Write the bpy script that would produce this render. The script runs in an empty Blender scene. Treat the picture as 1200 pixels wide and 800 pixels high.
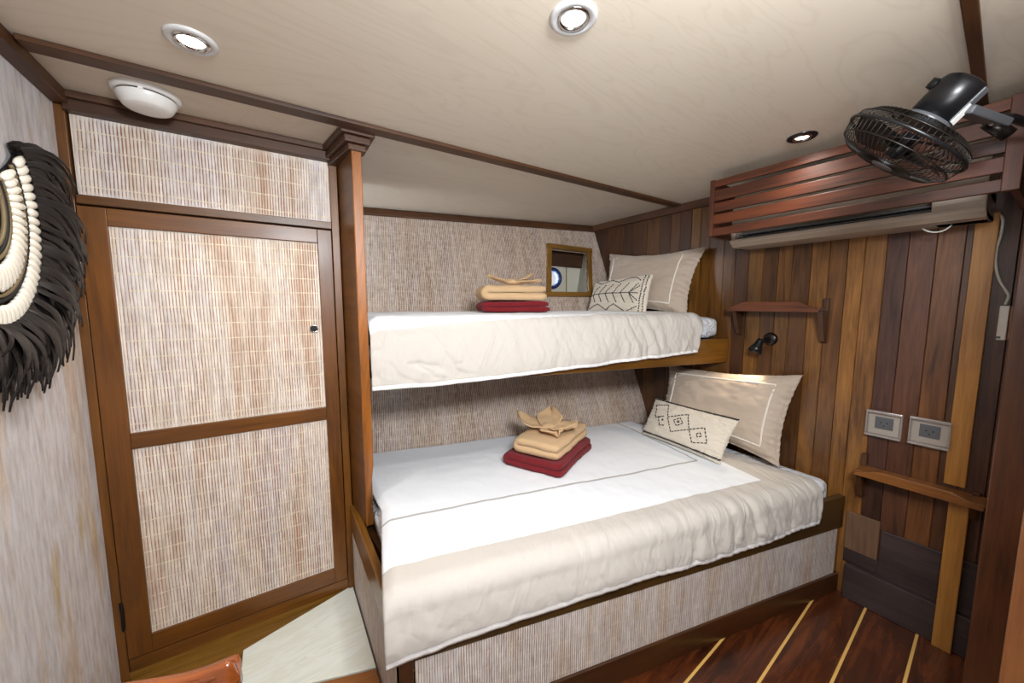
import bpy, math, random
from mathutils import Vector as V, Matrix, noise
random.seed(4)
C = bpy.context.scene.collection
PI = math.pi

# ------------------------------------------------------------------ camera model (used to read places off the photograph)
F, YH, VY = 428.0, 357.0, 319.0
EYE = V((0, 0, 1.45))
PITCH = math.atan((400 - YH) / F)
FW = V((0, math.cos(PITCH), -math.sin(PITCH))); UP = V((0, math.sin(PITCH), math.cos(PITCH)))
def d0(x, y): return V((1, 0, 0)) * ((x - 600) / F) + FW + UP * ((400 - y) / F)
_d = d0(VY, YH); YAW = math.atan2(-_d.x, _d.y)
RZ = Matrix.Rotation(-YAW, 3, 'Z')
def ray(x, y): return RZ @ d0(x, y)
def onx(x, y, a): d = ray(x, y); return EYE + d * ((a - EYE.x) / d.x)
def ony(x, y, a): d = ray(x, y); return EYE + d * ((a - EYE.y) / d.y)
def onz(x, y, a): d = ray(x, y); return EYE + d * ((a - EYE.z) / d.z)
def onp(x, y, P, n): d = ray(x, y); return EYE + d * ((P - EYE).dot(n) / d.dot(n))

ZC = 2.12                     # ceiling height
XR = 2.34                     # plank wall
A0 = V((1.018, .851, 0)); AA = V((.9747, -.2235, 0)); BB = V((.2235, .9747, 0))
def bed(s, t, z): return A0 + AA * s + BB * t + V((0, 0, z))
# sloping hull lining behind the bunks
HP = V((.556, 2.752, 2.12)); HN = V((.22, .903, -.369)).normalized()
HS = V((HN.y, -HN.x, 0)).normalized(); HU = HS.cross(HN) if HS.cross(HN).z > 0 else -HS.cross(HN)
def hull_t(s, z):             # bed depth coordinate where the lining stands at height z
    P = bed(s, 0, z); return (HP - P).dot(HN) / BB.dot(HN)

# ------------------------------------------------------------------ mesh helpers
class MB:
    def __init__(s): s.v = []; s.f = []; s.uv = []; s.col = []
    def add(s, vs, fs, uvs=None, col=None):
        o = len(s.v); s.v += [V(p) for p in vs]
        for i, f in enumerate(fs):
            s.f.append([k + o for k in f])
            s.uv.append(uvs[i] if uvs else [(vs[k][0], vs[k][2]) for k in f])
            s.col.append(col or (1, 1, 1))
        return s
    def quadslab(s, a, b, c, d, th, col=None):
        """a b c d counter-clockwise seen from the front; th goes backwards"""
        a, b, c, d = map(V, (a, b, c, d)); n = (b - a).cross(d - a).normalized()
        o = [p - n * th for p in (a, b, c, d)]
        ux = (b - a).normalized()
        vy = n.cross(ux)
        U = lambda p: ((p - a).dot(ux), (p - a).dot(vy))
        vs = [a, b, c, d] + o
        fs = [(0, 1, 2, 3), (7, 6, 5, 4), (0, 4, 5, 1), (1, 5, 6, 2), (2, 6, 7, 3), (3, 7, 4, 0)]
        uv = [[U(vs[k]) for k in f] for f in fs]
        return s.add(vs, fs, uv, col)
    def board(s, p0, p1, w, h, up=(0, 0, 1), col=None):
        """rectangular bar p0-p1, w across, h along up"""
        p0, p1, up = V(p0), V(p1), V(up); x = (p1 - p0); L = x.length; x.normalize()
        y = up.cross(x).normalized(); z = x.cross(y)
        vs = []
        for e, P in ((0, p0), (1, p1)):
            for sy, sz in ((-1, -1), (1, -1), (1, 1), (-1, 1)): vs.append(P + y * (w / 2 * sy) + z * (h / 2 * sz))
        fs = [(0, 3, 2, 1), (4, 5, 6, 7), (0, 1, 5, 4), (1, 2, 6, 5), (2, 3, 7, 6), (3, 0, 4, 7)]
        r = random.random() * 7
        def U(k, ax):
            q = vs[k] - p0
            return (q.dot(x) + r, (q.dot(y) if ax == 0 else q.dot(z)) + r)
        uv = []
        for i, f in enumerate(fs):
            if i < 2: uv.append([((vs[k] - p0).dot(y) * .3 + r, (vs[k] - p0).dot(z) + r) for k in f])
            else: uv.append([U(k, 0 if i in (2, 4) else 1) for k in f])
        return s.add(vs, fs, uv, col)
    def box(s, lo, hi, col=None):
        lo, hi = V(lo), V(hi); c = (lo + hi) / 2; d = hi - lo
        ax = max(range(3), key=lambda i: d[i])
        if ax == 0: return s.board((lo.x, c.y, c.z), (hi.x, c.y, c.z), d.y, d.z, (0, 0, 1), col)
        if ax == 1: return s.board((c.x, lo.y, c.z), (c.x, hi.y, c.z), d.x, d.z, (0, 0, 1), col)
        return s.board((c.x, c.y, lo.z), (c.x, c.y, hi.z), d.y, d.x, (1, 0, 0), col)
    def tube(s, pts, r, n=8, closed=False, caps=True):
        pts = [V(p) for p in pts]; m = len(pts)
        rs = r if isinstance(r, (list, tuple)) else [r] * m
        ring = []; prev = None
        for i, p in enumerate(pts):
            if closed: t = pts[(i + 1) % m] - pts[i - 1]
            else: t = pts[min(i + 1, m - 1)] - pts[max(i - 1, 0)]
            t.normalize()
            if prev is None: u = t.orthogonal().normalized()
            else: u = (prev - t * prev.dot(t)).normalized()
            prev = u; w = t.cross(u)
            ring.append([p + (u * math.cos(2 * PI * k / n) + w * math.sin(2 * PI * k / n)) * rs[i] for k in range(n)])
        vs = [q for R in ring for q in R]; fs = []; uv = []
        for i in range(m if closed else m - 1):
            j = (i + 1) % m
            for k in range(n):
                fs.append((i * n + k, i * n + (k + 1) % n, j * n + (k + 1) % n, j * n + k))
                uv.append([(i * .03, k * .01), (i * .03, k * .01 + .01), (i * .03 + .03, k * .01 + .01), (i * .03 + .03, k * .01)])
        if caps and not closed:
            fs.append(tuple(range(n))[::-1]); uv.append([(0, 0)] * n)
            fs.append(tuple((m - 1) * n + k for k in range(n))); uv.append([(0, 0)] * n)
        return s.add(vs, fs, uv)
    def lathe(s, c, axis, prof, n=32):
        """prof = [(radius, height along axis)]"""
        c = V(c); ax = V(axis).normalized(); u = ax.orthogonal().normalized(); w = ax.cross(u)
        vs = []; fs = []; uv = []
        for r, h in prof:
            for k in range(n):
                a = 2 * PI * k / n; vs.append(c + ax * h + (u * math.cos(a) + w * math.sin(a)) * max(r, 1e-4))
        for i in range(len(prof) - 1):
            for k in range(n):
                fs.append((i * n + k, i * n + (k + 1) % n, (i + 1) * n + (k + 1) % n, (i + 1) * n + k))
                uv.append([(k * .01, i * .01), (k * .01 + .01, i * .01), (k * .01 + .01, i * .01 + .01), (k * .01, i * .01 + .01)])
        return s.add(vs, fs, uv)
    def prism(s, poly, d, col=None):
        """poly list of 3-D points (planar), extruded by vector d"""
        poly = [V(p) for p in poly]; d = V(d); n = len(poly)
        vs = poly + [p + d for p in poly]; x = (poly[1] - poly[0]).normalized()
        nn = V((0, 0, 0))
        for i in range(n): nn += poly[i].cross(poly[(i + 1) % n])
        nn.normalize(); y = nn.cross(x)
        fs = [tuple(range(n)), tuple(range(n, 2 * n))[::-1]] + [(i, i + n, (i + 1) % n + n, (i + 1) % n) for i in range(n)]
        U = lambda p: ((p - poly[0]).dot(x), (p - poly[0]).dot(y) + (p - poly[0]).dot(nn))
        return s.add(vs, fs, [[U(vs[k]) for k in f] for f in fs], col)
    def grid(s, fn, nu, nv, closedu=False):
        vs = []; fs = []; uv = []; T = []
        for j in range(nv + 1):
            for i in range(nu + 1):
                p, t = fn(i / nu, j / nv); vs.append(p); T.append(t)
        for j in range(nv):
            for i in range(nu):
                a = j * (nu + 1) + i; f = (a, a + 1, a + nu + 2, a + nu + 1)
                fs.append(f); uv.append([T[k] for k in f])
        return s.add(vs, fs, uv)
    def build(s, name, mat, parent=None, smooth=False, bevel=0, solid=0, sub=0, recalc=True):
        me = bpy.data.meshes.new(name)
        if parent is not None: loc = wloc(parent)
        else:
            xs = [p.x for p in s.v]; ys = [p.y for p in s.v]; zs = [p.z for p in s.v]
            loc = V(((min(xs) + max(xs)) / 2, (min(ys) + max(ys)) / 2, min(zs)))
        me.from_pydata([p - loc for p in s.v], [], s.f)
        ul = me.uv_layers.new(name='UVMap'); k = 0
        for u in s.uv:
            for q in u: ul.data[k].uv = q; k += 1
        ca = me.color_attributes.new('tone', 'FLOAT_COLOR', 'CORNER'); k = 0
        for f, c in zip(s.f, s.col):
            for _ in f: ca.data[k].color = (*c, 1); k += 1
        if recalc:
            import bmesh
            bm = bmesh.new(); bm.from_mesh(me); bmesh.ops.recalc_face_normals(bm, faces=bm.faces); bm.to_mesh(me); bm.free()
        if smooth:
            me.polygons.foreach_set('use_smooth', [True] * len(me.polygons))
        me.materials.append(mat)
        o = bpy.data.objects.new(name, me); C.objects.link(o)
        if parent is not None: o.parent = parent
        else: o.location = loc
        if solid:
            m = o.modifiers.new('solid', 'SOLIDIFY'); m.thickness = solid; m.offset = -1
        if bevel:
            m = o.modifiers.new('bevel', 'BEVEL'); m.width = bevel; m.segments = 2; m.limit_method = 'ANGLE'; m.angle_limit = .6
        if sub:
            m = o.modifiers.new('sub', 'SUBSURF'); m.levels = sub; m.render_levels = sub
        if smooth and (bevel or solid):
            pass
        return o
def wloc(o):
    p = V((0, 0, 0))
    while o is not None: p = p + V(o.location); o = o.parent
    return p
def thing(name, label, cat, loc=(0, 0, 0), group=None):
    o = bpy.data.objects.new(name, None); C.objects.link(o); o.location = V(loc); o.empty_display_size = .05
    return tag(o, label, cat, group)
def tag(o, label, cat, group=None, kind=None):
    o['label'] = label; o['category'] = cat
    if group: o['group'] = group
    if kind: o['kind'] = kind
    return o
def struct(o, label=None):
    o['kind'] = 'structure'
    if label: o['label'] = label
    return o
def copy_tree(o, parent=None):
    c = o.copy(); C.objects.link(c); c.parent = parent
    for ch in [x for x in list(C.objects) if x.parent == o]: copy_tree(ch, c)
    return c
def fbm(x, y, z=0., o=4): return noise.fractal(V((x, y, z)), 1.0, 2.0, o)   # about -1..1

# ------------------------------------------------------------------ materials
def lin(c):
    c = [x / 255 for x in c]
    return tuple(x / 12.92 if x <= .04045 else ((x + .055) / 1.055) ** 2.4 for x in c) + (1,)
def new(name):
    m = bpy.data.materials.new(name); m.use_nodes = True; nt = m.node_tree; nt.nodes.clear()
    o = nt.nodes.new('ShaderNodeOutputMaterial'); b = nt.nodes.new('ShaderNodeBsdfPrincipled')
    nt.links.new(b.outputs[0], o.inputs[0]); return m, nt, b
class N:
    def __init__(s, nt): s.nt = nt
    def n(s, t, **k):
        x = s.nt.nodes.new(t)
        for a, b in k.items():
            if a.startswith('i_'):
                key = a[2:]; x.inputs[int(key) if key.isdigit() else key.replace('_', ' ')].default_value = b
            else: setattr(x, a, b)
        return x
    def l(s, a, b): s.nt.links.new(a, b)
    def math(s, op, a, b=None, c=None, clamp=False):
        x = s.n('ShaderNodeMath', operation=op, use_clamp=clamp)
        for i, q in enumerate((a, b, c)):
            if q is None: continue
            if isinstance(q, (int, float)): x.inputs[i].default_value = q
            else: s.l(q, x.inputs[i])
        return x.outputs[0]
    def mix(s, f, a, b, mode='MIX'):
        x = s.n('ShaderNodeMix', data_type='RGBA', blend_type=mode)
        for i, q in ((0, f), (6, a), (7, b)):
            if isinstance(q, (int, float, tuple)): x.inputs[i].default_value = q
            else: s.l(q, x.inputs[i])
        return x.outputs[2]
    def noise(s, vec, scale, detail=4, rough=.55, dist=0):
        x = s.n('ShaderNodeTexNoise'); x.inputs['Scale'].default_value = scale; x.inputs['Detail'].default_value = detail
        x.inputs['Roughness'].default_value = rough; x.inputs['Distortion'].default_value = dist
        if vec is not None: s.l(vec, x.inputs['Vector'])
        return x.outputs[0]
    def ramp(s, f, stops):
        x = s.n('ShaderNodeValToRGB'); e = x.color_ramp.elements
        while len(e) < len(stops): e.new(.5)
        for i, (p, c) in enumerate(stops): e[i].position = p; e[i].color = c if len(c) == 4 else (*c, 1)
        s.l(f, x.inputs[0]); return x.outputs[0]
    def sep(s, v): x = s.n('ShaderNodeSeparateXYZ'); s.l(v, x.inputs[0]); return x.outputs
    def comb(s, a, b, c=0.):
        x = s.n('ShaderNodeCombineXYZ')
        for i, q in enumerate((a, b, c)):
            if isinstance(q, (int, float)): x.inputs[i].default_value = q
            else: s.l(q, x.inputs[i])
        return x.outputs[0]
    def bump(s, h, strength, dist, b):
        x = s.n('ShaderNodeBump'); x.inputs['Strength'].default_value = strength; x.inputs['Distance'].default_value = dist
        s.l(h, x.inputs['Height']); s.l(x.outputs[0], b.inputs['Normal'])
    def uv(s): return s.n('ShaderNodeUVMap', uv_map='UVMap').outputs[0]
    def rnd(s): return s.n('ShaderNodeObjectInfo').outputs['Random']

def wood(name, dark, light, rough=.35, coat=.25, per=False, grain=1., var=.25):
    """grain runs along UV u; per=True multiplies the board's own tone attribute"""
    m, nt, b = new(name); g = N(nt); u = g.sep(g.uv()); r = g.rnd()
    off = g.math('MULTIPLY', r, 13.)
    if per:
        at = g.n('ShaderNodeAttribute', attribute_name='tone')
        off = g.math('ADD', off, g.math('MULTIPLY', g.sep(at.outputs['Vector'])[0], 37.))
    v1 = g.comb(g.math('MULTIPLY', u[0], 1.6), g.math('MULTIPLY', u[1], 16.), off)
    v2 = g.comb(g.math('MULTIPLY', u[0], 6.), g.math('MULTIPLY', u[1], 130.), off)
    v3 = g.comb(g.math('MULTIPLY', u[0], 2.5), g.math('MULTIPLY', u[1], 3.), off)
    n1 = g.noise(v1, 1., 5, .6, 1.4 * grain); n2 = g.noise(v2, 1., 3, .6, .3); n3 = g.noise(v3, 1., 3, .5)
    f = g.math('ADD', g.math('MULTIPLY', n1, .6), g.math('MULTIPLY', n2, .4))
    f = g.math('ADD', f, g.math('MULTIPLY', g.math('SUBTRACT', n3, .5), .45))
    c = g.ramp(f, [(.30, lin(dark)), (.68, lin(light))])
    hsv = g.n('ShaderNodeHueSaturation'); g.l(c, hsv.inputs['Color'])
    g.l(g.math('ADD', g.math('MULTIPLY', r, var), 1 - var / 2), hsv.inputs['Value'])
    c = hsv.outputs[0]
    if per: c = g.mix(1., c, at.outputs['Color'], 'MULTIPLY')
    g.l(c, b.inputs['Base Color'])
    g.l(g.math('ADD', g.math('MULTIPLY', n2, .15), rough - .07), b.inputs['Roughness'])
    b.inputs['Coat Weight'].default_value = coat; b.inputs['Coat Roughness'].default_value = .18
    g.bump(f, .07, .002, b)
    return m

def bamboo(name, base, gap, pitch=.0095, rib=1., thread=.6, patch=1., cover=0., seed=0., stains=1., dense=.06, edge=None, wv=.75, jv=.55):
    """whitewashed split-bamboo matting: ribs vertical in UV, cross threads, brushed colour patches"""
    m, nt, b = new(name); g = N(nt); uv = g.uv(); u = g.sep(uv)
    vec = lambda a, c, z: g.comb(g.math('MULTIPLY', u[0], a), g.math('MULTIPLY', u[1], c), z + seed)
    wob = g.math('MULTIPLY', g.math('SUBTRACT', g.noise(vec(4., 3., 1.), 1., 3), .5), .010)
    un = g.math('ADD', u[0], wob)
    ph = g.math('FRACT', g.math('DIVIDE', un, pitch))
    tri = g.math('ABSOLUTE', g.math('SUBTRACT', g.math('MULTIPLY', ph, 2.), 1.))        # 0 centre of rib .. 1 gap
    idx = g.math('FLOOR', g.math('DIVIDE', un, pitch))
    wn = g.n('ShaderNodeTexWhiteNoise', noise_dimensions='1D'); g.l(idx, wn.inputs['W']); rr = wn.outputs['Value']
    jit = g.noise(g.comb(g.math('MULTIPLY', idx, .73), g.math('MULTIPLY', u[1], 30.), 3. + seed), 1., 4, .65)
    wide = g.noise(vec(6., 1.1, 5.), 1., 5, .6, .4)
    fine = g.noise(vec(60., 9., 9.), 1., 4, .6)
    # paint coverage
    cov = g.math('SUBTRACT', g.math('ADD', g.math('ADD', g.math('MULTIPLY', jit, jv), g.math('MULTIPLY', wide, wv)), g.math('MULTIPLY', rr, .16)),
                 g.math('MULTIPLY', g.math('POWER', tri, 1.6), .62 * rib))
    cov = g.math('ADD', g.math('MULTIPLY', g.math('SUBTRACT', cov, .20), 2.6), cover)
    if edge:
        du = g.math('MINIMUM', u[0], g.math('SUBTRACT', edge[0], u[0])); dv = g.math('MINIMUM', u[1], g.math('SUBTRACT', edge[1], u[1]))
        de = g.math('ADD', g.math('MINIMUM', du, dv), g.math('MULTIPLY', g.noise(vec(14., 14., 61.), 1., 3), .02))
        cov = g.math('ADD', cov, g.math('MULTIPLY', g.math('MAXIMUM', g.math('SUBTRACT', .026, de), 0.), 60.))
    cov = g.math('SMOOTH_MIN', g.math('MAXIMUM', cov, 0.), 1., .1)
    # tints of the brushed wash: pinkish white, sand, reddish, ochre
    t1 = g.ramp(g.noise(vec(9., .9, 17.), 1., 4, .6, .5),
                [(.30, lin((190, 150, 120))), (.40, lin((216, 196, 176))), (.50, lin(base)), (.62, lin((222, 216, 218))), (.76, lin((212, 190, 166)))])
    t1 = g.mix(1 - patch, t1, lin(base))
    st = g.math('MULTIPLY', g.ramp(g.noise(vec(11., 2.2, 31.), 1., 2, .4), [(.66, (0, 0, 0)), (.76, (1, 1, 1))]), .6 * stains)
    t1 = g.mix(st, t1, lin((196, 168, 92)))
    gapc = g.mix(g.noise(vec(14., 2., 23.), 1., 3), lin(gap), lin((min(gap[0] + 50, 255), gap[1] + 26, gap[2] + 4)))
    c = g.mix(cov, gapc, t1)
    # cross threads
    vv = g.math('ADD', u[1], g.math('MULTIPLY', g.math('SUBTRACT', g.noise(vec(2.5, 2., 41.), 1., 2), .5), .02))
    ft = g.math('ABSOLUTE', g.math('SUBTRACT', g.math('FRACT', g.math('DIVIDE', vv, dense)), .5))
    th = g.math('LESS_THAN', ft, .0021 / dense)
    th = g.math('MULTIPLY', th, g.math('GREATER_THAN', g.noise(vec(90., 3., 47.), 1., 1), .36))
    th = g.math('MULTIPLY', th, thread)
    c = g.mix(th, c, lin((232, 220, 196)))
    c = g.mix(g.math('MULTIPLY', g.math('MAXIMUM', g.math('SUBTRACT', fine, .38), 0.), 1.3), c, lin((120, 92, 72)))
    g.l(c, b.inputs['Base Color']); b.inputs['Roughness'].default_value = .75
    h = g.math('ADD', g.math('MULTIPLY', g.math('SUBTRACT', 1., g.math('POWER', tri, 2.5)), rib), g.math('MULTIPLY', fine, .5))
    h = g.math('ADD', h, g.math('MULTIPLY', th, .6))
    g.bump(h, .5, .003, b)
    return m

def fabric(name, col, rough=.85, bump=.15, scale=900., sheen=.2, mott=.04):
    m, nt, b = new(name); g = N(nt); co = g.n('ShaderNodeTexCoord').outputs['Object']
    n = g.noise(co, scale, 2, .6); n2 = g.noise(co, 9., 3)
    c = g.mix(g.math('MULTIPLY', n2, mott * 2), lin(col), lin(tuple(int(x * .85) for x in col)))
    g.l(c, b.inputs['Base Color']); b.inputs['Roughness'].default_value = rough; b.inputs['Sheen Weight'].default_value = sheen
    g.bump(n, bump, .001 if bump < .8 else .006, b); return m
def plain(name, col, rough=.5, metal=0., coat=0., spec=.5):
    m, nt, b = new(name); g = N(nt); co = g.n('ShaderNodeTexCoord').outputs['Object']
    n = g.noise(co, 35., 3)
    g.l(g.mix(g.math('MULTIPLY', n, .14), lin(col), lin(tuple(int(x * .8) for x in col))), b.inputs['Base Color'])
    g.l(g.math('ADD', g.math('MULTIPLY', n, .12), rough - .06), b.inputs['Roughness'])
    b.inputs['Metallic'].default_value = metal; b.inputs['Coat Weight'].default_value = coat
    return m
def emit(name, col, s):
    m, nt, b = new(name); b.inputs['Base Color'].default_value = lin(col); b.inputs['Emission Color'].default_value = lin(col)
    b.inputs['Emission Strength'].default_value = s; return m

M = {}
M['frame'] = wood('varnished_frame_wood', (68, 38, 5), (116, 70, 15), .42, .12)
M['frame_dark'] = wood('dark_trim_wood', (48, 26, 10), (88, 52, 22), .5, .06)
M['door_wood'] = wood('door_frame_wood', (74, 40, 4), (122, 72, 13), .42, .12)
M['post'] = wood('post_wood', (108, 58, 10), (164, 98, 30), .36, .2)
M['olive'] = wood('olive_brown_board', (96, 64, 16), (146, 104, 36), .45, .15)
M['rail'] = wood('bunk_rail_wood', (84, 52, 12), (138, 90, 26), .35, .3)
M['rail_dark'] = wood('dark_olive_rail', (44, 30, 10), (84, 58, 20), .4, .2)
M['kick'] = wood('kickboard_wood', (44, 24, 10), (80, 46, 20), .35, .3)
M['plank'] = wood('wall_plank_wood', (130, 118, 104), (255, 250, 240), .34, .25, per=True, grain=2.0, var=0.)
M['slat'] = wood('reddish_slat_wood', (36, 15, 8), (96, 46, 20), .5, .05)
M['shelf'] = wood('shelf_wood', (68, 32, 18), (116, 64, 36), .35, .3)
M['shelf_gold'] = wood('golden_shelf_wood', (96, 54, 16), (150, 94, 40), .4, .25)
M['batten'] = wood('golden_batten_wood', (142, 92, 36), (192, 136, 62), .4, .2)
M['jamb'] = wood('jamb_wood', (60, 32, 16), (108, 62, 32), .34, .35)
M['patch'] = wood('worn_grey_brown_wood', (82, 58, 42), (124, 94, 70), .5, .1)
M['jamb2'] = wood('orange_jamb_wood', (104, 62, 34), (144, 92, 54), .34, .35)
M['skirt'] = wood('dark_skirting_wood', (34, 26, 26), (66, 52, 50), .5, .1)
M['carved'] = wood('carved_chair_wood', (92, 42, 14), (152, 80, 34), .2, .7)
bd = dict(cover=.26, patch=.7, thread=.95)
M['bam_top'] = bamboo('whitewashed_bamboo_top', (234, 224, 214), (120, 80, 56), seed=1., edge=(.756, .255), **bd)
M['bam_up'] = bamboo('whitewashed_bamboo_upper', (236, 226, 214), (128, 84, 54), seed=3., stains=1.3, edge=(.643, .73), **bd)
M['bam_dn'] = bamboo('whitewashed_bamboo_lower', (236, 226, 214), (128, 82, 54), seed=5., stains=.4, edge=(.643, .735), **bd)
M['bam_hull'] = bamboo('bamboo_hull_lining', (212, 196, 182), (78, 54, 38), pitch=.0105, rib=1.1, thread=.25, seed=7., stains=.15, patch=.3, cover=-.05, dense=.05, wv=.45, jv=1.0)
M['bam_bed'] = bamboo('bamboo_bed_panel', (228, 224, 220), (132, 108, 88), pitch=.0085, rib=1.1, thread=.35, seed=12., stains=.9, patch=.5, cover=.28, wv=.6, jv=.7)
M['bam_wall'] = bamboo('bamboo_left_wall', (216, 214, 216), (146, 126, 116), pitch=.006, rib=.55, thread=.3, seed=23., stains=1.2, patch=.75, cover=.15, wv=.7, jv=.9, dense=.09)
M['white'] = fabric('white_cotton', (238, 240, 243))
M['sheet'] = fabric('white_sheet', (234, 236, 242))
_g = N(M['sheet'].node_tree); _b = [x for x in M['sheet'].node_tree.nodes if x.type == 'BSDF_PRINCIPLED'][0]; _c = _g.n('ShaderNodeTexCoord').outputs['Object']
_r = _g.math('ABSOLUTE', _g.math('SUBTRACT', _g.noise(_c, 13., 3, .5, 1.2), .5)); _g.bump(_g.math('MINIMUM', _g.math('MULTIPLY', _r, 6.), 1.), .8, .012, _b)
M['pillowc'] = fabric('beige_pillow_cotton', (186, 170, 154))
M['linen'] = fabric('natural_linen', (214, 204, 188), bump=.5, scale=500.)
M['piping'] = fabric('white_piping', (236, 230, 220))
M['stitch'] = fabric('black_thread', (26, 22, 22))
M['red'] = fabric('red_terry', (126, 14, 26), 1., 1., 260., .06, .25)
M['cream'] = fabric('cream_terry', (224, 188, 144), 1., 1., 260., .06, .2)
M['wplastic'] = plain('white_plastic', (232, 230, 226), .35)
M['acplastic'] = plain('cream_plastic', (158, 142, 126), .4)
M['sockplate'] = plain('socket_plastic', (168, 158, 148), .35)
M['grayring'] = plain('pale_metal_ring', (205, 205, 205), .35, .1)
M['black'] = plain('black_plastic', (16, 17, 20), .3)
M['wire'] = plain('black_wire', (40, 36, 32), .35, .6)
M['grey'] = plain('grey_plastic', (96, 98, 102), .35, .2)
M['chrome'] = plain('chrome', (200, 200, 200), .18, 1.)
M['gunmetal'] = plain('gunmetal', (60, 56, 54), .3, .9)
M['dark'] = plain('dark_recess', (14, 12, 11), .7)
M['blue'] = plain('blue_porthole_rim', (26, 52, 112), .4)
M['recess'] = plain('cream_recess_paint', (206, 204, 190), .6)
M['shell'] = plain('shell_white', (232, 226, 212), .28, 0, .4)
M['feather'] = plain('black_feather', (30, 26, 25), .4)
M['bead'] = plain('beaded_band', (112, 96, 66), .5)
M['cord'] = plain('white_cord', (214, 212, 204), .45)
M['bulb'] = emit('lit_downlight', (255, 244, 226), 9.)
M['bulb2'] = emit('lit_spot', (255, 226, 180), 8.)

def m_coverlet(name, s1, tb, front, line_t, line_s, embroid=True, tilt=0.):
    """white field with beige border; UV = (s along the bed, t depth) in metres"""
    m, nt, b = new(name); g = N(nt); u = g.sep(g.uv()); co = g.n('ShaderNodeTexCoord').outputs['Object']
    wob = g.math('MULTIPLY', g.math('SUBTRACT', g.noise(co, 6., 2), .5), .012)
    uu = g.math('ADD', u[0], wob); vv = g.math('ADD', u[1], wob)
    white = g.math('MULTIPLY', g.math('GREATER_THAN', g.math('SUBTRACT', vv, g.math('MULTIPLY', uu, tilt)), front), g.math('LESS_THAN', uu, s1))
    c = g.mix(white, lin((196, 190, 183)), lin((236, 240, 246)))
    if embroid:
        w = .0065
        l1 = g.math('MULTIPLY', g.math('LESS_THAN', g.math('ABSOLUTE', g.math('SUBTRACT', vv, line_t)), w), g.math('LESS_THAN', uu, line_s))
        l2 = g.math('MULTIPLY', g.math('LESS_THAN', g.math('ABSOLUTE', g.math('SUBTRACT', uu, line_s)), w), g.math('GREATER_THAN', vv, line_t))
        l = g.math('MAXIMUM', l1, l2)
        c = g.mix(g.math('MULTIPLY', l, .75), c, lin((150, 146, 140)))
    hem = g.math('LESS_THAN', u[1], -4.)
    c = g.mix(hem, c, lin((240, 238, 236)))
    g.l(c, b.inputs['Base Color']); b.inputs['Roughness'].default_value = .8; b.inputs['Sheen Weight'].default_value = .15
    sk = g.math('ADD', u[0], g.math('MULTIPLY', u[1], -.35))
    cv = g.comb(g.math('MULTIPLY', sk, 11.), g.math('MULTIPLY', u[1], 3.), 2.)
    r1 = g.math('ABSOLUTE', g.math('SUBTRACT', g.noise(cv, 1., 3, .55, .6), .5))
    cv2 = g.comb(g.math('MULTIPLY', u[0], 4.), g.math('MULTIPLY', u[1], 4.), 9.)
    r2 = g.math('ABSOLUTE', g.math('SUBTRACT', g.noise(cv2, 1., 3, .5, 1.), .5))
    r = g.math('ADD', g.math('MINIMUM', g.math('MULTIPLY', r1, 5.), 1.), g.math('MULTIPLY', g.math('MINIMUM', g.math('MULTIPLY', r2, 9.), 1.), .5))
    r = g.math('MULTIPLY', r, g.math('MULTIPLY', g.math('SUBTRACT', 1., g.math('MULTIPLY', white, .93)), g.math('MULTIPLY_ADD', u[0], .4, .75, clamp=True)))
    g.bump(r, .5, .008, b)
    return m

def m_ceiling():
    m, nt, b = new('ceiling_ply'); g = N(nt); co = g.n('ShaderNodeTexCoord').outputs['Object']; u = g.sep(co)
    v = g.comb(g.math('MULTIPLY', u[0], .9), g.math('MULTIPLY', u[1], 4.), 0.)
    n = g.noise(v, .75, 3, .5, 1.2)
    w = g.math('FRACT', g.math('MULTIPLY', n, 16.)); w = g.math('ABSOLUTE', g.math('SUBTRACT', w, .5))
    n2 = g.noise(co, 3., 3)
    c = g.mix(g.math('MULTIPLY', n2, .5), lin((208, 196, 178)), lin((222, 212, 198)))
    c = g.mix(g.math('MULTIPLY', g.math('MAXIMUM', g.math('SUBTRACT', 1., g.math('MULTIPLY', w, 5.)), 0.), .13), c, lin((170, 150, 126)))
    g.l(c, b.inputs['Base Color']); b.inputs['Roughness'].default_value = .5
    return m
M['ceiling'] = m_ceiling()
def m_marble():
    m, nt, b = new('pale_marble'); g = N(nt); co = g.n('ShaderNodeTexCoord').outputs['Object']
    mp = g.n('ShaderNodeMapping'); mp.inputs['Rotation'].default_value = (0, 0, .9); mp.inputs['Scale'].default_value = (2., 9., 1.); g.l(co, mp.inputs[0])
    n = g.noise(mp.outputs[0], 1.3, 6, .6, 1.5)
    c = g.ramp(n, [(.3, lin((206, 210, 200))), (.45, lin((226, 230, 222))), (.56, lin((216, 219, 206))), (.7, lin((230, 233, 228)))])
    sp = g.ramp(g.noise(co, 24., 2), [(.68, (0, 0, 0)), (.76, (1, 1, 1))])
    c = g.mix(g.math('MULTIPLY', sp, .5), c, lin((176, 170, 130)))
    g.l(c, b.inputs['Base Color']); b.inputs['Roughness'].default_value = .3; return m
M['marble'] = m_marble()
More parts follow.
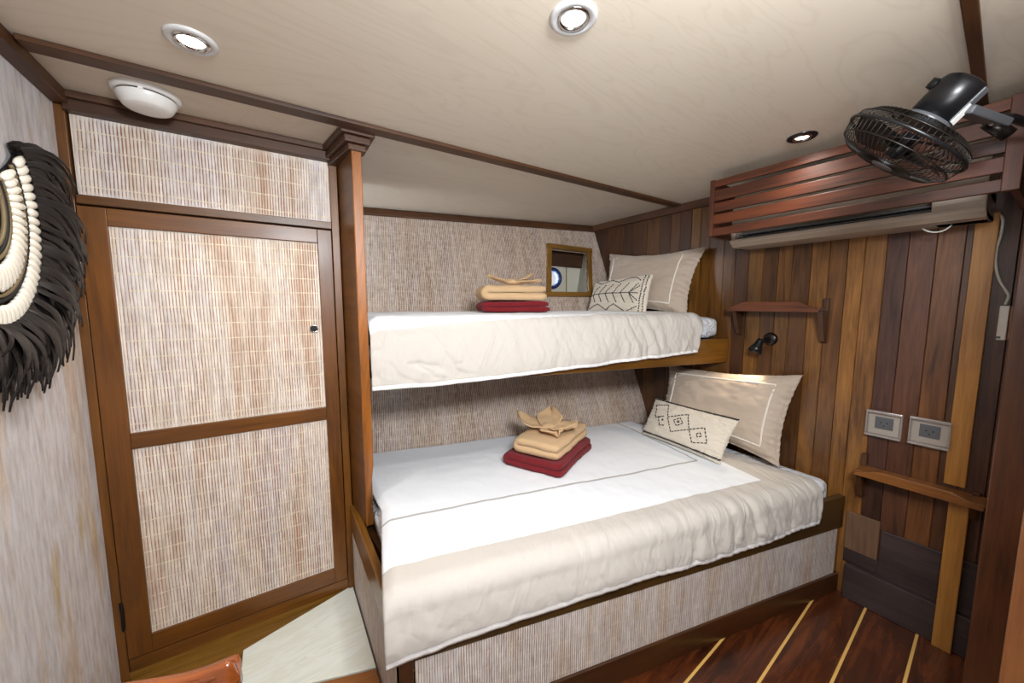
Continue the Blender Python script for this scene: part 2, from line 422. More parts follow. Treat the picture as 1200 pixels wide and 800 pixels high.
def m_floor():
    """dark red-brown decking with pale caulked seams; seams run along world x with a slight slant"""
    m, nt, b = new('decking'); g = N(nt); u = g.sep(g.n('ShaderNodeNewGeometry').outputs['Position'])
    a = g.math('SUBTRACT', u[1], g.math('MULTIPLY', u[0], .062))
    k = g.math('DIVIDE', g.math('SUBTRACT', a, .114), .1685)
    idx = g.math('FLOOR', k); fr = g.math('FRACT', k)
    d = g.math('MULTIPLY', g.math('MINIMUM', fr, g.math('SUBTRACT', 1., fr)), .1685)
    v1 = g.comb(g.math('MULTIPLY', u[0], 2.5), g.math('MULTIPLY', a, 22.), g.math('MULTIPLY', idx, 5.3))
    n = g.noise(v1, 1., 5, .6, 1.2); n2 = g.noise(g.comb(g.math('MULTIPLY', u[0], 3.), g.math('MULTIPLY', u[1], 3.), 4.), 1., 3)
    f = g.math('ADD', g.math('MULTIPLY', n, .65), g.math('MULTIPLY', n2, .35))
    c = g.ramp(f, [(.32, lin((40, 17, 9))), (.5, lin((76, 36, 16))), (.68, lin((112, 58, 26)))])
    seam = g.math('LESS_THAN', d, .0048)
    c = g.mix(seam, c, lin((222, 178, 100)))
    g.l(c, b.inputs['Base Color']); b.inputs['Roughness'].default_value = .26; b.inputs['Coat Weight'].default_value = .4
    b.inputs['Coat Roughness'].default_value = .12; g.bump(seam, .3, .001, b); return m
M['floor'] = m_floor()
def m_glass():
    m, nt, b = new('clear_cover'); b.inputs['Base Color'].default_value = (1, 1, 1, 1); b.inputs['Transmission Weight'].default_value = 1
    b.inputs['Roughness'].default_value = .06; b.inputs['IOR'].default_value = 1.3; return m
M['clear'] = m_glass()
m, nt, b = new('window_pane'); b.inputs['Base Color'].default_value = (1, 1, 1, 1); b.inputs['Transmission Weight'].default_value = 1; b.inputs['Roughness'].default_value = 0; b.inputs['IOR'].default_value = 1.02; M['pane'] = m

# ------------------------------------------------------------------ room shell
mb = MB().box((-.75, -1.15, -.06), (2.6, 3.4, 0)); struct(mb.build('floor', M['floor']))
def ceiling():
    # ceiling with round cut-outs is not needed: the downlights sit on it
    return MB().box((-.75, -1.15, ZC), (2.6, 3.4, ZC + .05)).build('ceiling', M['ceiling'])
struct(ceiling())
# left wall: matting over a thin slab
o = MB().quadslab((-.545, -1.1, 0), (-.545, 1.812, 0), (-.545, 1.812, ZC), (-.545, -1.1, ZC), .05).build('wall_left', M['bam_wall']); struct(o)
o = MB().quadslab((-.52, -1.0, 0), (-.52, -1.0, ZC), (2.5, -1.0, ZC), (2.5, -1.0, 0), -.05).build('wall_front', M['bam_wall']); struct(o)
# right wall: vertical tongue and groove planks, each with its own tone
edges = [2.95, 2.86, 2.76, 2.65, 2.56, 2.46, 2.38, 2.303, 2.131, 1.978, 1.893, 1.762, 1.657, 1.571, 1.498, 1.419, 1.355, 1.293, 1.201, 1.131, 1.056, .98, .908,
         .841, .759, .686, .617, .556, .483, .415, .334, .258, .20, .13]
tones = [(58, 32, 14)] * 7 + [(60, 34, 16), (72, 42, 18), (56, 32, 14), (66, 38, 16), (80, 50, 20), (62, 36, 16), (74, 44, 20), (66, 36, 16),
         (116, 80, 34), (104, 70, 28), (96, 64, 28), (92, 60, 26), (66, 42, 24), (104, 72, 32), (80, 52, 26), (98, 66, 32), (84, 54, 28), (118, 80, 38), (104, 68, 32), (132, 90, 42),
         (126, 86, 42), (70, 44, 36), (86, 54, 38), (104, 66, 36), (80, 50, 30), (78, 48, 34)]
y = .13
while y > -1.0: edges.append(y - .085); tones.append(random.choice([(78, 48, 32), (66, 40, 26), (88, 56, 32)])); y -= .085
mb = MB()
for i in range(len(edges) - 1):
    y1, y0 = edges[i], edges[i + 1]; g = .0022
    col = lin(tones[min(i, len(tones) - 1)])[:3]
    col = tuple(min(1, c * 1.5) for c in col)
    x = XR + random.uniform(-.0012, .0012)
    vs = [(x + .004, y1, 0), (x, y1 - g, 0), (x, y0 + g, 0), (x + .004, y0, 0)]
    n = len(vs); top = [(a, b_, ZC) for a, b_, _ in vs]
    fs = [(0, 1, 5, 4), (1, 2, 6, 5), (2, 3, 7, 6)]
    allv = vs + top
    mb.add(allv, fs, [[(allv[k][2], allv[k][1]) for k in f] for f in fs], col)
x = XR + .03
mb.box((XR + .005, -1.1, 0), (XR + .06, 3.3, ZC), (.04, .02, .01))
struct(mb.build('wall_right', M['plank'], recalc=False))

# hull lining (wall_back) with the opening for the small window
def hp(s, u): return HP + HS * s + HU * u
def hcoord(P): q = P - HP; return q.dot(HS), q.dot(HU)
WC = [hcoord(onp(x, y, HP, HN)) for x, y in ((644.5, 343), (689, 343.5), (688, 296), (645, 291))]     # inner corners BL BR TR TL
ulow = -2.12 / HU.z; 
s_lo, s_hi = -1.35, 1.98
mb = MB()
poly = [(s_lo, ulow), (s_hi, ulow), (s_hi, .02), (s_lo, .02)]
for i in range(4):
    j = (i + 1) % 4
    q = [poly[i], poly[j], WC[j], WC[i]]
    vs = [hp(*a) for a in q]; fs = [(0, 1, 2, 3)]
    mb.add(vs, fs, [q])
    bk = [p + HN * .02 for p in vs]; mb.add(bk, [(3, 2, 1, 0)], [q[::-1]])
struct(mb.build('wall_back', M['bam_hull'], recalc=False))
# window: frame on the lining, deep painted recess, porthole in the outer hull
win = thing('window_1', 'small square wood-framed window opening onto a porthole', 'window', hp(*WC[0]))
struct(win); del win['category']
def fbar(a, b_, w, mbx):
    pa, pb = hp(*a), hp(*b_); mbx.board(pa - HN * .008, pb - HN * .008, w, .028, HN)
cx = sum(w[0] for w in WC) / 4; cy = sum(w[1] for w in WC) / 4
out = [(a + (a - cx) * .085 , b_ + (b_ - cy) * .085) for a, b_ in WC]
ext = lambda a, b_, k: (a[0] + (a[0] - b_[0]) * k, a[1] + (a[1] - b_[1]) * k)
for i in range(4):
    j = (i + 1) % 4; mbx = MB(); k = .07 if i % 2 == 0 else -.045
    fbar(ext(out[i], out[j], k), ext(out[j], out[i], k), .036, mbx); mbx.build('window_frame', M['olive'], win, bevel=.003)
N0 = V((HN.x, HN.y, 0)).normalized()
dep = .30
# recess lining: side, top, bottom, then the outer plate with a round hole
BW = [hp(*w) for w in WC]
def rp(P, k): return P + N0 * k
mb = MB()
grow = lambda P, sx, sz: P + HS * sx + V((0, 0, sz))
IN = [grow(BW[0], -.12, -.04), grow(BW[1], .06, -.04), grow(BW[2], .06, .06), grow(BW[3], -.12, .06)]
ref = IN[0] + N0 * dep
def outp(P):  # push to the vertical outer plate
    return P + N0 * ((ref - P).dot(N0))
OUT = [outp(P) for P in IN]
for i in (0, 1, 3):
    j = (i + 1) % 4; mb.add([BW[i] + HN * .02, BW[j] + HN * .02, OUT[j], OUT[i]], [(0, 1, 2, 3)], [[(0, 0)] * 4])
mb.build('recess_lining', M['recess'], win, recalc=False)
mb = MB(); mb.add([BW[2] + HN * .02, BW[3] + HN * .02, OUT[3], OUT[2]], [(0, 1, 2, 3)], [[(0, 0), (.4, 0), (.4, .3), (0, .3)]])
tl, tr = BW[3] + N0 * .14, BW[2] + N0 * .14
mb.board(tl + V((0, 0, -.05)) - HS * .05, tr + V((0, 0, -.05)) + HS * .05, .02, .13); mb.build('recess_valance', M['frame_dark'], win)
PC = onp(646.5, 326, ref, N0); PR = .078
mb = MB(); nseg = 48
def corner(a):
    c, s_ = math.cos(a), math.sin(a); k = 1 / max(abs(c), abs(s_)); return c * k * .62, s_ * k * .62
vs = []
for k in range(nseg):
    a = 2 * PI * k / nseg; cxk, czk = corner(a)
    vs.append(PC + HS * (PR * math.cos(a)) + V((0, 0, PR * math.sin(a)))); vs.append(PC + HS * cxk + V((0, 0, czk)))
fs = [(2 * k, 2 * k + 1, (2 * k + 3) % (2 * nseg), (2 * k + 2) % (2 * nseg)) for k in range(nseg)]
mb.add(vs, fs, [[(0, 0)] * 4] * nseg); mb.build('outer_plate', M['recess'], win, recalc=False)
MB().lathe(PC, -N0, [(PR + .012, 0), (PR + .014, .012), (PR - .004, .02), (PR - .012, .012), (PR - .016, -.05), (PR, -.05)], 40).build('porthole_rim', M['blue'], win, smooth=True)
MB().lathe(PC + N0 * .02, -N0, [(0, 0), (PR - .01, 0), (PR - .01, .006), (0, .006)], 40).build('porthole_glass', M['pane'], win)
bb = onp(663, 330, ref, N0) ; 
MB().board(onp(663.5, 345, ref, N0) - N0 * .004, onp(663.5, 300, ref, N0) - N0 * .004, .006, .006, N0).build('recess_joint', M['olive'], win)
# thin joint line in the matting below the frame
j0 = hp(WC[0][0] + .085, WC[0][1] - .07); j1 = hp(WC[0][0] + .085, WC[0][1] - .30)
struct(MB().board(j0, j1, .004, .003, HN).build('trim_1', M['frame_dark']))

# trims along the ceiling
n = [2]
def trim(mbx, mat, bevel=.003):
    o = mbx.build('trim_%d' % n[0], M[mat], bevel=bevel); n[0] += 1; return struct(o)
trim(MB().box((-.5, 1.488, ZC - .014), (2.33, 1.548, ZC)), 'frame_dark')                          # long ceiling batten
trim(MB().box((-.545, -1.0, ZC - .038), (-.505, 1.80, ZC)), 'frame_dark')                          # left wall head
a = hp(-.2, -.035) - HN * .01; b_ = hp(1.86, -.035) - HN * .01
trim(MB().board(a, b_, .05, .02, HN), 'frame_dark')                                              # hull head
trim(MB().box((XR - .022, -.9, ZC - .05), (XR + .002, 2.30, ZC)), 'frame_dark')                  # plank wall head
# crown over the wardrobe, two steps
mb = MB(); mb.box((-.52, 1.792, ZC - .055), (.268, 1.838, ZC)); mb.box((-.52, 1.775, ZC - .022), (.268, 1.80, ZC))
trim(mb, 'frame_dark')
# cross beam on the ceiling near the right
trim(MB().board((.5, .133, ZC - .005), (XR - .03, .240, ZC - .005), .026, .010), 'frame_dark')
# back corner bead where lining meets planks
c0 = hp(1.838, 0); 
# ------------------------------------------------------------------ wardrobe
WY = 1.83
w = thing('wardrobe', 'built-in wardrobe with whitewashed woven bamboo panels in brown wooden frames', 'wardrobe', (-.14, 1.9, 0.08))
MB().box((-.62, WY + .02, .02), (.262, 2.25, ZC - .005)).build('carcass', M['frame_dark'], w)
MB().board((-.562, WY, .05), (-.562, WY, ZC - .01), .08, .03, (0, -1, 0)).build('stile', M['frame'], w, bevel=.002)
MB().board((.252, WY - .006, .07), (.252, WY - .006, ZC - .01), .03, .035, (0, -1, 0)).build('stile', M['frame'], w, bevel=.002)
MB().box((-.52, WY - .012, 1.782), (.238, WY + .02, 1.812)).build('rail', M['frame'], w, bevel=.002)
MB().box((-.52, WY - .012, .075), (.238, WY + .02, .128)).build('rail', M['frame'], w, bevel=.002)
MB().quadslab((-.517, WY, 1.812), (.238, WY, 1.802), (.24, WY, 2.066), (-.517, WY, 2.066), .01).build('top_panel', M['bam_top'], w)
d = MB(); 
d.box((-.519, WY - .02, .136), (-.452, WY + .004, 1.774)); d.box((.179, WY - .02, .136), (.234, WY + .004, 1.774))
for z0, z1 in ((.136, .205), (.932, .99), (1.716, 1.774)): d.box((-.452, WY - .0195, z0), (.179, WY + .004, z1))
door = d.build('door', M['door_wood'], w, bevel=.002)
MB().quadslab((-.458, WY - .009, .99), (.185, WY - .009, .99), (.185, WY - .009, 1.72), (-.458, WY - .009, 1.72), .01).build('upper_panel', M['bam_up'], door)
MB().quadslab((-.458, WY - .009, .2), (.185, WY - .009, .2), (.185, WY - .009, .935), (-.458, WY - .009, .935), .01).build('lower_panel', M['bam_dn'], door)
hc = ony(368, 385, WY - .012)
mb = MB().lathe(hc, (0, -1, 0), [(.013, -.004), (.013, .003), (.0165, .004), (.018, 0), (.018, -.004)], 24); mb.build('finger_pull_ring', M['chrome'], door, smooth=True)
MB().lathe(hc, (0, -1, 0), [(0, .0015), (.0135, .0015), (.0135, -.002), (0, -.002)], 24).build('finger_hole', M['dark'], door)
for hz in (1.605, .315):
    mb = MB(); mb.tube([(-.5215, WY - .024, hz - .055), (-.5215, WY - .024, hz + .055)], .0045, 10); mb.box((-.526, WY - .0215, hz - .045), (-.516, WY - .018, hz + .045))
    mb.build('hinge', M['chrome' if hz > 1 else 'gunmetal'], door)
MB().box((-.555, WY - .012, .002), (.245, WY + .012, .079)).build('plinth', M['olive'], w)
# olive boards between plinth and slab
# projecting end board that carries the bunk
MB().prism([(.266, WY + .03, .49), (.291, 1.603, .49), (.322, 1.603, .49), (.300, WY + .03, .49)], (0, 0, ZC - .495)).build('end_panel', M['frame'], w, bevel=.002)
MB().prism([(.290, 1.588, .49), (.300, 1.588, .56), (.327, 1.588, .765), (.327, 1.588, ZC - .005), (.290, 1.588, ZC - .005)], (0, .015, 0)).build('end_post', M['post'], w, bevel=.003)
# capital around the top of the end board
mb = MB()
for zt, zb, e in ((ZC, ZC - .022, .04), (ZC - .022, ZC - .048, .026), (ZC - .048, ZC - .072, .012)):
    mb.prism([(.245 - e, WY - .01, zb), (.289 - e, 1.589 - e, zb), (.333 + e, 1.589 - e, zb), (.333 + e, 1.62, zb), (.30, WY - .01, zb)], (0, 0, zt - zb - .001))
trim(mb, 'frame_dark', .004)

# ------------------------------------------------------------------ floor pieces at the left
P = [onz(285, 762, .082), onz(412.5, 686, .082), onz(447, 800, .082) + V((.02, 0, 0)), V((.29, 1.30, .082)), onz(365, 800, .082), onz(285, 800, .082)]
lo = [V((p.x, p.y, .0)) for p in P]
P = [V((-.172, 1.695, .0)), V((.255, 1.822, 0)), V((.255, 1.335, 0)), V((.044, 1.404, 0)), V((-.172, 1.475, 0))]
o = MB().prism(P, (0, 0, .082)).build('marble_slab', M['marble'], bevel=.002)
tag(o, 'pale veined marble slab on the floor beside the lower bunk and wardrobe', 'slab')
o = MB().prism([V((-.54, 1.60, .0)), V((-.175, 1.60, 0)), V((-.175, 1.697, 0)), V((.2, 1.812, 0)), V((-.54, 1.812, 0))], (0, 0, .055)).build('threshold_board', M['olive'], bevel=.002)
tag(o, 'olive brown floor board under the wardrobe door beside the marble slab', 'board')
o = MB().prism([V((-.172, 1.470, 0)), V((.044, 1.399, 0)), V((.255, 1.330, 0)), V((.255, 1.20, 0)), V((-.172, 1.34, 0))], (0, 0, .080)).build('step_board', M['shelf_gold'], bevel=.003)
tag(o, 'narrow reddish brown wooden step edge in front of the marble slab', 'board')

# ------------------------------------------------------------------ lower bunk
lb = thing('lower_bunk', 'lower bunk base with whitewashed bamboo panels and a brown top rail', 'bunk', bed(.3, .5, 0))
SL = -.782                                       # front left corner in bed s
ZR = .50
c_fl = V((.262, 1.026, 0))
mb = MB()
a, b_ = bed(-.72, 0, .10), bed(1.33, 0, .10)
mb.quadslab(bed(-.73, 0, .100), bed(1.325, 0, .098), bed(1.325, 0, .345), bed(-.73, 0, .385), .02); mb.build('front_panel', M['bam_bed'], lb)
mb = MB(); mb.prism([bed(-.73, -.008, .37), bed(1.352, -.008, .342), bed(1.352, -.008, .505), bed(-.73, -.008, .49)], BB * .03); mb.build('front_rail', M['rail_dark'], lb, bevel=.003)
mb = MB(); mb.prism([bed(-.73, -.01, 0.001), bed(1.352, -.01, 0.001), bed(1.352, -.01, .097), bed(-.73, -.01, .112)], BB * .03); mb.build('kickboard', M['kick'], lb, bevel=.003)
MB().prism([bed(-.735, -.012, .001), bed(-.735, .03, .001), V((.262, 1.06, .001)), V((.262, 1.016, .001))], (0, 0, .48)).build('corner_post', M['kick'], lb, bevel=.003)
mb = MB(); mb.quadslab((.262, 1.823, .002), (.262, 1.03, .002), (.262, 1.03, .355), (.262, 1.823, .375), .02); mb.build('side_panel', M['bam_bed'], lb)
mb = MB(); mb.prism([(.258, 1.822, .375), (.258, 1.03, .355), (.258, 1.03, .48), (.258, 1.822, .497)], (.03, 0, 0)); mb.build('side_rail', M['rail'], lb, bevel=.003)
tb = hull_t(-.5, .42) - .02
mb = MB(); mb.prism([bed(-.70, .03, .40), bed(1.34, .03, .40), bed(1.34, hull_t(1.34, .40) - .02, .40), bed(-.86, hull_t(-.86, .40) - .02, .40), V((.29, 1.82, .40))], (0, 0, .045)); mb.build('deck', M['kick'], lb)

def s_of(x, t): return (x - A0.x - BB.x * t) / AA.x
def mattress(name, x0, x1, t0, z0, z1, label):
    nu, nv = 60, 30; r = .045
    mb = MB()
    top = []
    # closed rounded slab: profile around (t,z), swept along s
    def prof(s):
        s = min(s, s_of(XR - .01, 1.))
        tb0 = hull_t(s, z0 + .01) - .015; tb1 = hull_t(s, z1) - .015
        pts = []
        for k in range(7): a = -PI / 2 - k * PI / 12; pts.append((t0 + r + r * math.cos(a) * 1., z0 + r + r * math.sin(a)))
        for k in range(7): a = PI - k * PI / 12; pts.append((t0 + r + r * math.cos(a), z1 - r + r * math.sin(a)))
        for k in range(1, 16): q = k / 16; pts.append((t0 + r + (tb1 - t0 - r) * q, z1 + .006 * math.sin(PI * q)))
        pts.append((tb1, z1)); pts.append((tb0, z0))
        return pts
    rings = []
    for i in range(nu + 1):
        q_ = i / nu; e = min(i, nu - i) / 2.; s = s_of(x0(.6), .6) * (1 - q_) + s_of(x1, .6) * q_
        shr = .03 * max(0, 1 - e) ** 2
        R = []
        for (t, z) in prof(s):
            zz = z0 + shr + (z - z0) * (1 - 2 * shr / (z1 - z0)); tt = max(t, t0 + shr)
            w_ = .004 * fbm(s * 9, t * 5 + z * 7, 3)
            ss = s_of(x0(tt), tt) * (1 - q_) + s_of(x1, tt) * q_; w_ *= 1.6
            R.append(bed(ss, tt + (w_ if t < t0 + .02 else 0), zz + (w_ if z > z1 - .02 else 0)))
        rings.append(R)
    m = len(rings[0]); vs = [p for R in rings for p in R]
    fs = [(i * m + k, i * m + (k + 1) % m, (i + 1) * m + (k + 1) % m, (i + 1) * m + k) for i in range(nu) for k in range(m)]
    fs += [tuple(range(m))[::-1], tuple(nu * m + k for k in range(m))]
    mb.add(vs, fs, [[(0, 0)] * len(f) for f in fs])
    o = mb.build(name, M['sheet'], smooth=True); tag(o, label, 'mattress'); return o

def coverlet(name, x0, x1, t0, ztop, zhem, mat, label, right_sag=.0, seed=0., thick=.012, tfold=.0, over=.03, pr=1.):
    """cloth from the hull side over the mattress, rounding over its front edge and hanging to the hem"""
    nu, nv = 300, 150; r = .05
    def fn(a, b_):
        s0, s1 = s_of(x0(t0), t0), s_of(x1, t0)
        s = s0 + (s1 - s0) * a
        zt = ztop(s); zh = zhem(s); tb = hull_t(s, zt) - .03
        Lt = tb - (t0 + r); La = r * PI / 2; Lh = (zt - r) - zh; L = Lt + La + Lh
        # denser sampling on the hanging part
        q = b_; d = q * L if True else 0
        if d < Lt: t = tb - d; z = zt + .008 * math.sin(PI * min(1, d / Lt)); nrm = V((0, 0, 1)); hang = 0
        elif d < Lt + La:
            th = (d - Lt) / r; t = t0 + r - r * math.sin(th); z = zt - r + r * math.cos(th); nrm = -BB * math.sin(th) + V((0, 0, math.cos(th))); hang = .25 * th / (PI / 2)
        else:
            e = d - Lt - La; t = t0 - .018 * math.sin(min(1, e / max(Lh, .01)) * PI * .6) ; z = zt - r - e; nrm = -BB.copy(); hang = .25 + .75 * e / max(Lh, .01)
        tq = max(t, t0); s = s_of(x0(tq), tq) * (1 - a) + s_of(x1, tq) * a
        if hang: s -= .05 * a ** 6 * hang
        ed = (s - s_of(x0(tq), tq)); z -= .022 * max(0, 1 - ed / .035) ** 1.5 * (1 if hang == 0 else 1 - hang)
        P = bed(s, t, z)
        near = max(0, min(1, (s - (s0 + .25 * (s1 - s0))) / (.5 * (s1 - s0))))       # more pleats toward the head end
        topw = .0035 * fbm(s * 3, t * 4, seed) + .002 * fbm(s * 11, t * 9, seed + 3)
        sk = s + (z - zt) * .35 + .035 * fbm(s * 4, z * 6, seed + 5)
        pleat = (abs(fbm(sk * 9, z * 2.2, seed + 1, 2)) * 2 - .4) * .020 + .015 * fbm(sk * 22, z * 4, seed + 2, 2)
        big = .014 * fbm(s * 3, z * 3 + t * 3, seed + 8, 2)
        cr = fbm(s * 5 + z * 5, z * 6 - s * 1.5, seed + 12, 3); dent = -.009 * max(0, 1 - abs(cr) / .16) * max(0, fbm(s * 2, z * 2, seed + 14) + .3)
        hemd = 0 if hang < .25 else max(0, 1 - (L - d) / .05); dent += .0035 * hemd * math.sin(s * 170 + 6 * fbm(s * 6, 3)) * near
        # wrinkles also creep onto the top near the front edge
        creep = max(0, 1 - max(0, t - t0) / .16)
        dsp = topw + ((.22 + .78 * near) * pleat * pr * (1 - .75 * hemd) + big * .6 * (1 - .6 * hemd) + dent * (1 - .6 * hemd)) * (hang * .9 + (.28 * creep if hang == 0 else .28 * (1 - hang)))
        if hang > 0: dsp = max(dsp, -.012)
        else: dsp = max(dsp, -.002)
        P = P + nrm * (dsp + thick)
        # UV: along s, depth measured flat (negative below the edge)
        depth = (t0 + r) + (Lt - d)
        lab = depth - 0.0
        if hang > 0 and d > L - .020: lab = -10
        # rounded far corner at the head end
        return P, (s, depth if lab != -10 else -10)
    mb = MB().grid(fn, nu, nv)
    o = mb.build(name, mat, smooth=True, solid=.006, recalc=False); tag(o, label, 'bed cover'); return o

mattress('mattress', lambda t: .30 + .045 * min(1, t / .5), XR - .022, .035, .447, .578, 'white sheeted mattress of the lower bunk under the beige edged cover')
lerp = lambda a, b_, x: a + (b_ - a) * x
M['cover_lo'] = m_coverlet('lower_coverlet', .915, 0, .115, .385, .80)
def ztl(s): return .585
def interp(x, T):
    if x <= T[0][0]: return T[0][1]
    for (a, p), (b_, q) in zip(T[:-1], T[1:]):
        if x <= b_: k = (x - a) / (b_ - a); k = k * k * (3 - 2 * k) if False else k; return p + (q - p) * k
    return T[-1][1]
def zhl(s):
    return interp(s, [(-.83, .395), (-.64, .412), (-.33, .419), (0., .424), (.3, .414), (.5, .405), (.8, .412), (1.03, .423)]) + .003 * fbm(s * 5, 1)
def zhl_old(s):
    k = (s + .83) / 1.92; return .368 - .055 * math.sin(PI * min(1, max(0, k / .85))) * (1 - k * .4) + .03 * max(0, k - .6) + .008 * fbm(s * 3, 1) + (.045 * max(0, 1 - (s + .83) / .5) * -.0)
coverlet('bed_cover', lambda t: .225 + .115 * min(1, t / .5), 2.155, .0, ztl, zhl, M['cover_lo'], 'white bed cover with beige border hanging over the front of the lower bunk', seed=2.)

# ------------------------------------------------------------------ upper bunk
TU = .576
ub = thing('upper_bunk', 'upper bunk shelf with a golden brown front rail', 'bunk', bed(.3, 1., 1.1))
PU = onx(855, 397, XR); NU = BB
mb = MB(); mb.prism([bed(-.80, TU, 1.098), bed(1.218, TU, 1.098), bed(1.218, TU, 1.243), bed(-.80, TU, 1.243)], BB * .028); mb.build('front_rail', M['rail'], ub, bevel=.003)
mb = MB(); sR = 1.20
def bx(t): # s where the bed axis meets the plank wall
    return (XR - .005 - A0.x - BB.x * t) / AA.x
mb.prism([bed(-.80, TU + .03, 1.11), bed(bx(TU + .03), TU + .03, 1.11), bed(bx(1.3), 1.3, 1.11), bed(-1.0, 1.3, 1.11)], (0, 0, .03)); mb.build('deck', M['kick'], ub)
mattress('mattress', lambda t: .345, XR - .03, TU + .03, 1.245, 1.374, 'white sheeted mattress of the upper bunk under the beige edged cover')
M['cover_up'] = m_coverlet('upper_coverlet', .66, 0, TU + .015, TU + .30, .62, False, tilt=.055)
coverlet('bed_cover', lambda t: .335, 2.10, TU - .008, lambda s: 1.383, lambda s: interp(s, [(-.84, 1.096), (-.6, 1.094), (-.25, 1.110), (.27, 1.138), (.6, 1.158), (.95, 1.175)]) + .003 * fbm(s * 5, 7), M['cover_up'],
         'white bed cover with beige border hanging over the front of the upper bunk', seed=21., over=.02)

# ------------------------------------------------------------------ pillows
def pillow(name, BL, BR, TR, TL, T, mat, label, seed, pinch=.05, flange=True, line=None, wr=1., side=1):
    BL, BR, TR, TL = map(V, (BL, BR, TR, TL)); nrm = (BR - BL).cross(TL - BL).normalized()
    if nrm.x > 0: nrm = -nrm
    Wd = (BR - BL).length; Hd = (TL - BL).length
    def surf(u, v, sgn, off=0.):
        uu = u * (1 - pinch * (1 - v * v) * abs(u) ** 2); vv = v * (1 - pinch * 1.6 * (1 - u * u) * abs(v) ** 2)
        a, b_ = (uu + 1) / 2, (vv + 1) / 2
        P = BL * (1 - a) * (1 - b_) + BR * a * (1 - b_) + TR * a * b_ + TL * (1 - a) * b_
        fu = max(0., 1 - abs(u) ** 2.4); fv = max(0., 1 - abs(v) ** 2.4)
        if flange: fu = max(0., 1 - (abs(u) / .97) ** 3.5); fv = max(0., 1 - (abs(v) / .95) ** 3.5)
        th = T * (fu * fv) ** .55
        th *= (1 - .18 * v)
        edge = max(abs(u), abs(v))
        wk = (.0045 * fbm(u * 3, v * 14 + u * 2, seed, 3) * abs(u) ** 3 + .004 * fbm(u * 16, v * 4, seed + 4, 3) * abs(v) ** 3 + .0045 * fbm(u * 4, v * 4, seed + 8, 2) - .006 * max(0, 1 - abs(fbm(u * 3 + v, v * 3 - u, seed + 11, 2)) / .07) * max(0, abs(u) + abs(v) - .5)) * wr * 1.3
        rip = .004 * math.sin(v * 42 + 3 * fbm(u * 3, v * 3, seed)) * max(0, abs(u) - .72) * 3 * wr * side
        return P + nrm * (sgn * (th + .003) + wk + rip + (off if sgn > 0 else 0))
    nu, nv = 90, 70
    vs = []; fs = []
    for sgn in (1, -1):
        for j in range(nv + 1):
            for i in range(nu + 1): vs.append(surf(2 * i / nu - 1, 2 * j / nv - 1, sgn))
    K = (nu + 1) * (nv + 1)
    for sg in (0, 1):
        for j in range(nv):
            for i in range(nu):
                a = sg * K + j * (nu + 1) + i; f = (a, a + 1, a + nu + 2, a + nu + 1); fs.append(f if sg == 0 else f[::-1])
    bd = [(i, 0) for i in range(nu)] + [(nu, j) for j in range(nv)] + [(i, nv) for i in range(nu, 0, -1)] + [(0, j) for j in range(nv, 0, -1)]
    for k in range(len(bd)):
        a = bd[k][1] * (nu + 1) + bd[k][0]; b2 = bd[(k + 1) % len(bd)]; b_ = b2[1] * (nu + 1) + b2[0]
        fs.append((a, b_, b_ + K, a + K))
    root = MB().add(vs, fs, [[(0, 0)] * len(f) for f in fs]).build(name, mat, smooth=True)
    tag(root, label, 'pillow')
    return root, surf
def ribbon(surf, pts, w, off, n=10):
    """flat strip following the pillow surface through uv points"""
    mb = MB()
    P = []
    for (a, b_) in zip(pts[:-1], pts[1:]):
        for k in range(n): q = k / n; P.append((a[0] + (b_[0] - a[0]) * q, a[1] + (b_[1] - a[1]) * q))
    P.append(pts[-1])
    mb.tube([surf(u, v, 1, off) for u, v in P], w, 6); return mb

pl, sf = pillow('pillow', onx(771, 492, 2.14), onx(913, 547, 2.16), onx(941, 439, 2.275), onx(784, 427, 2.28), .062, M['pillowc'],
                'large beige pillow with white piping leaning on the plank wall, lower bunk', 3., .08)
lw = [(-.80, -.74), (.76, -.74), (.76, .72), (-.80, .72), (-.80, -.74)]
ribbon(sf, lw, .0046, .0012).build('piping', M['piping'], pl, smooth=True)
pu, su = pillow('pillow', onx(702, 364, 2.10), onx(805, 371.5, 2.10), onx(829, 288, 2.285), onx(714, 297, 2.285), .060, M['pillowc'],
                'large beige pillow with white piping leaning on the plank wall, upper bunk', 9., .11)
ribbon(su, [(-.80, .80), (-.80, -.76), (.70, -.76), (.70, .76)], .0048, .0012).build('piping', M['piping'], pu, smooth=True)

def dashes(surf, segs, dl=.024, gap=.42, r=.0021, W=1., H=.5):
    mb = MB()
    for a, b_ in segs:
        a, b_ = V((*a, 0)), V((*b_, 0)); L = math.hypot((b_.x - a.x) * W, (b_.y - a.y) * H); m = max(1, round(L / dl))
        for k in range(m):
            q0, q1 = k / m, (k + 1 - gap) / m; p, q = a.lerp(b_, q0), a.lerp(b_, q1); c = (p + q) / 2
            mb.tube([surf(p.x, p.y, 1, .0006), surf(c.x, c.y, 1, .0014), surf(q.x, q.y, 1, .0006)], r, 5)
    return mb
dl_, sd = pillow('throw_pillow', onx(752, 508, 1.97), onx(843, 544, 1.93), onx(867, 491, 2.03), onx(769, 466, 2.07), .05, M['linen'],
                 'small oblong cream pillow stitched with black diamonds on the lower bunk', 15., .03, False, wr=.8)
def diamond(cx, cy, rx, ry): return [((cx - rx, cy), (cx, cy + ry)), ((cx, cy + ry), (cx + rx, cy)), ((cx + rx, cy), (cx, cy - ry)), ((cx, cy - ry), (cx - rx, cy))]
segs = []
segs += [((-.84, .62), (-.52, .80)), ((-.52, .80), (-.37, .20)), ((-.84, .62), (-.70, .0)), ((-.70, .0), (-.46, .20))]
segs += [((-.60, .08), (-.50, -.30)), ((-.50, -.30), (-.34, -.22)), ((-.60, .08), (-.50, .14))]
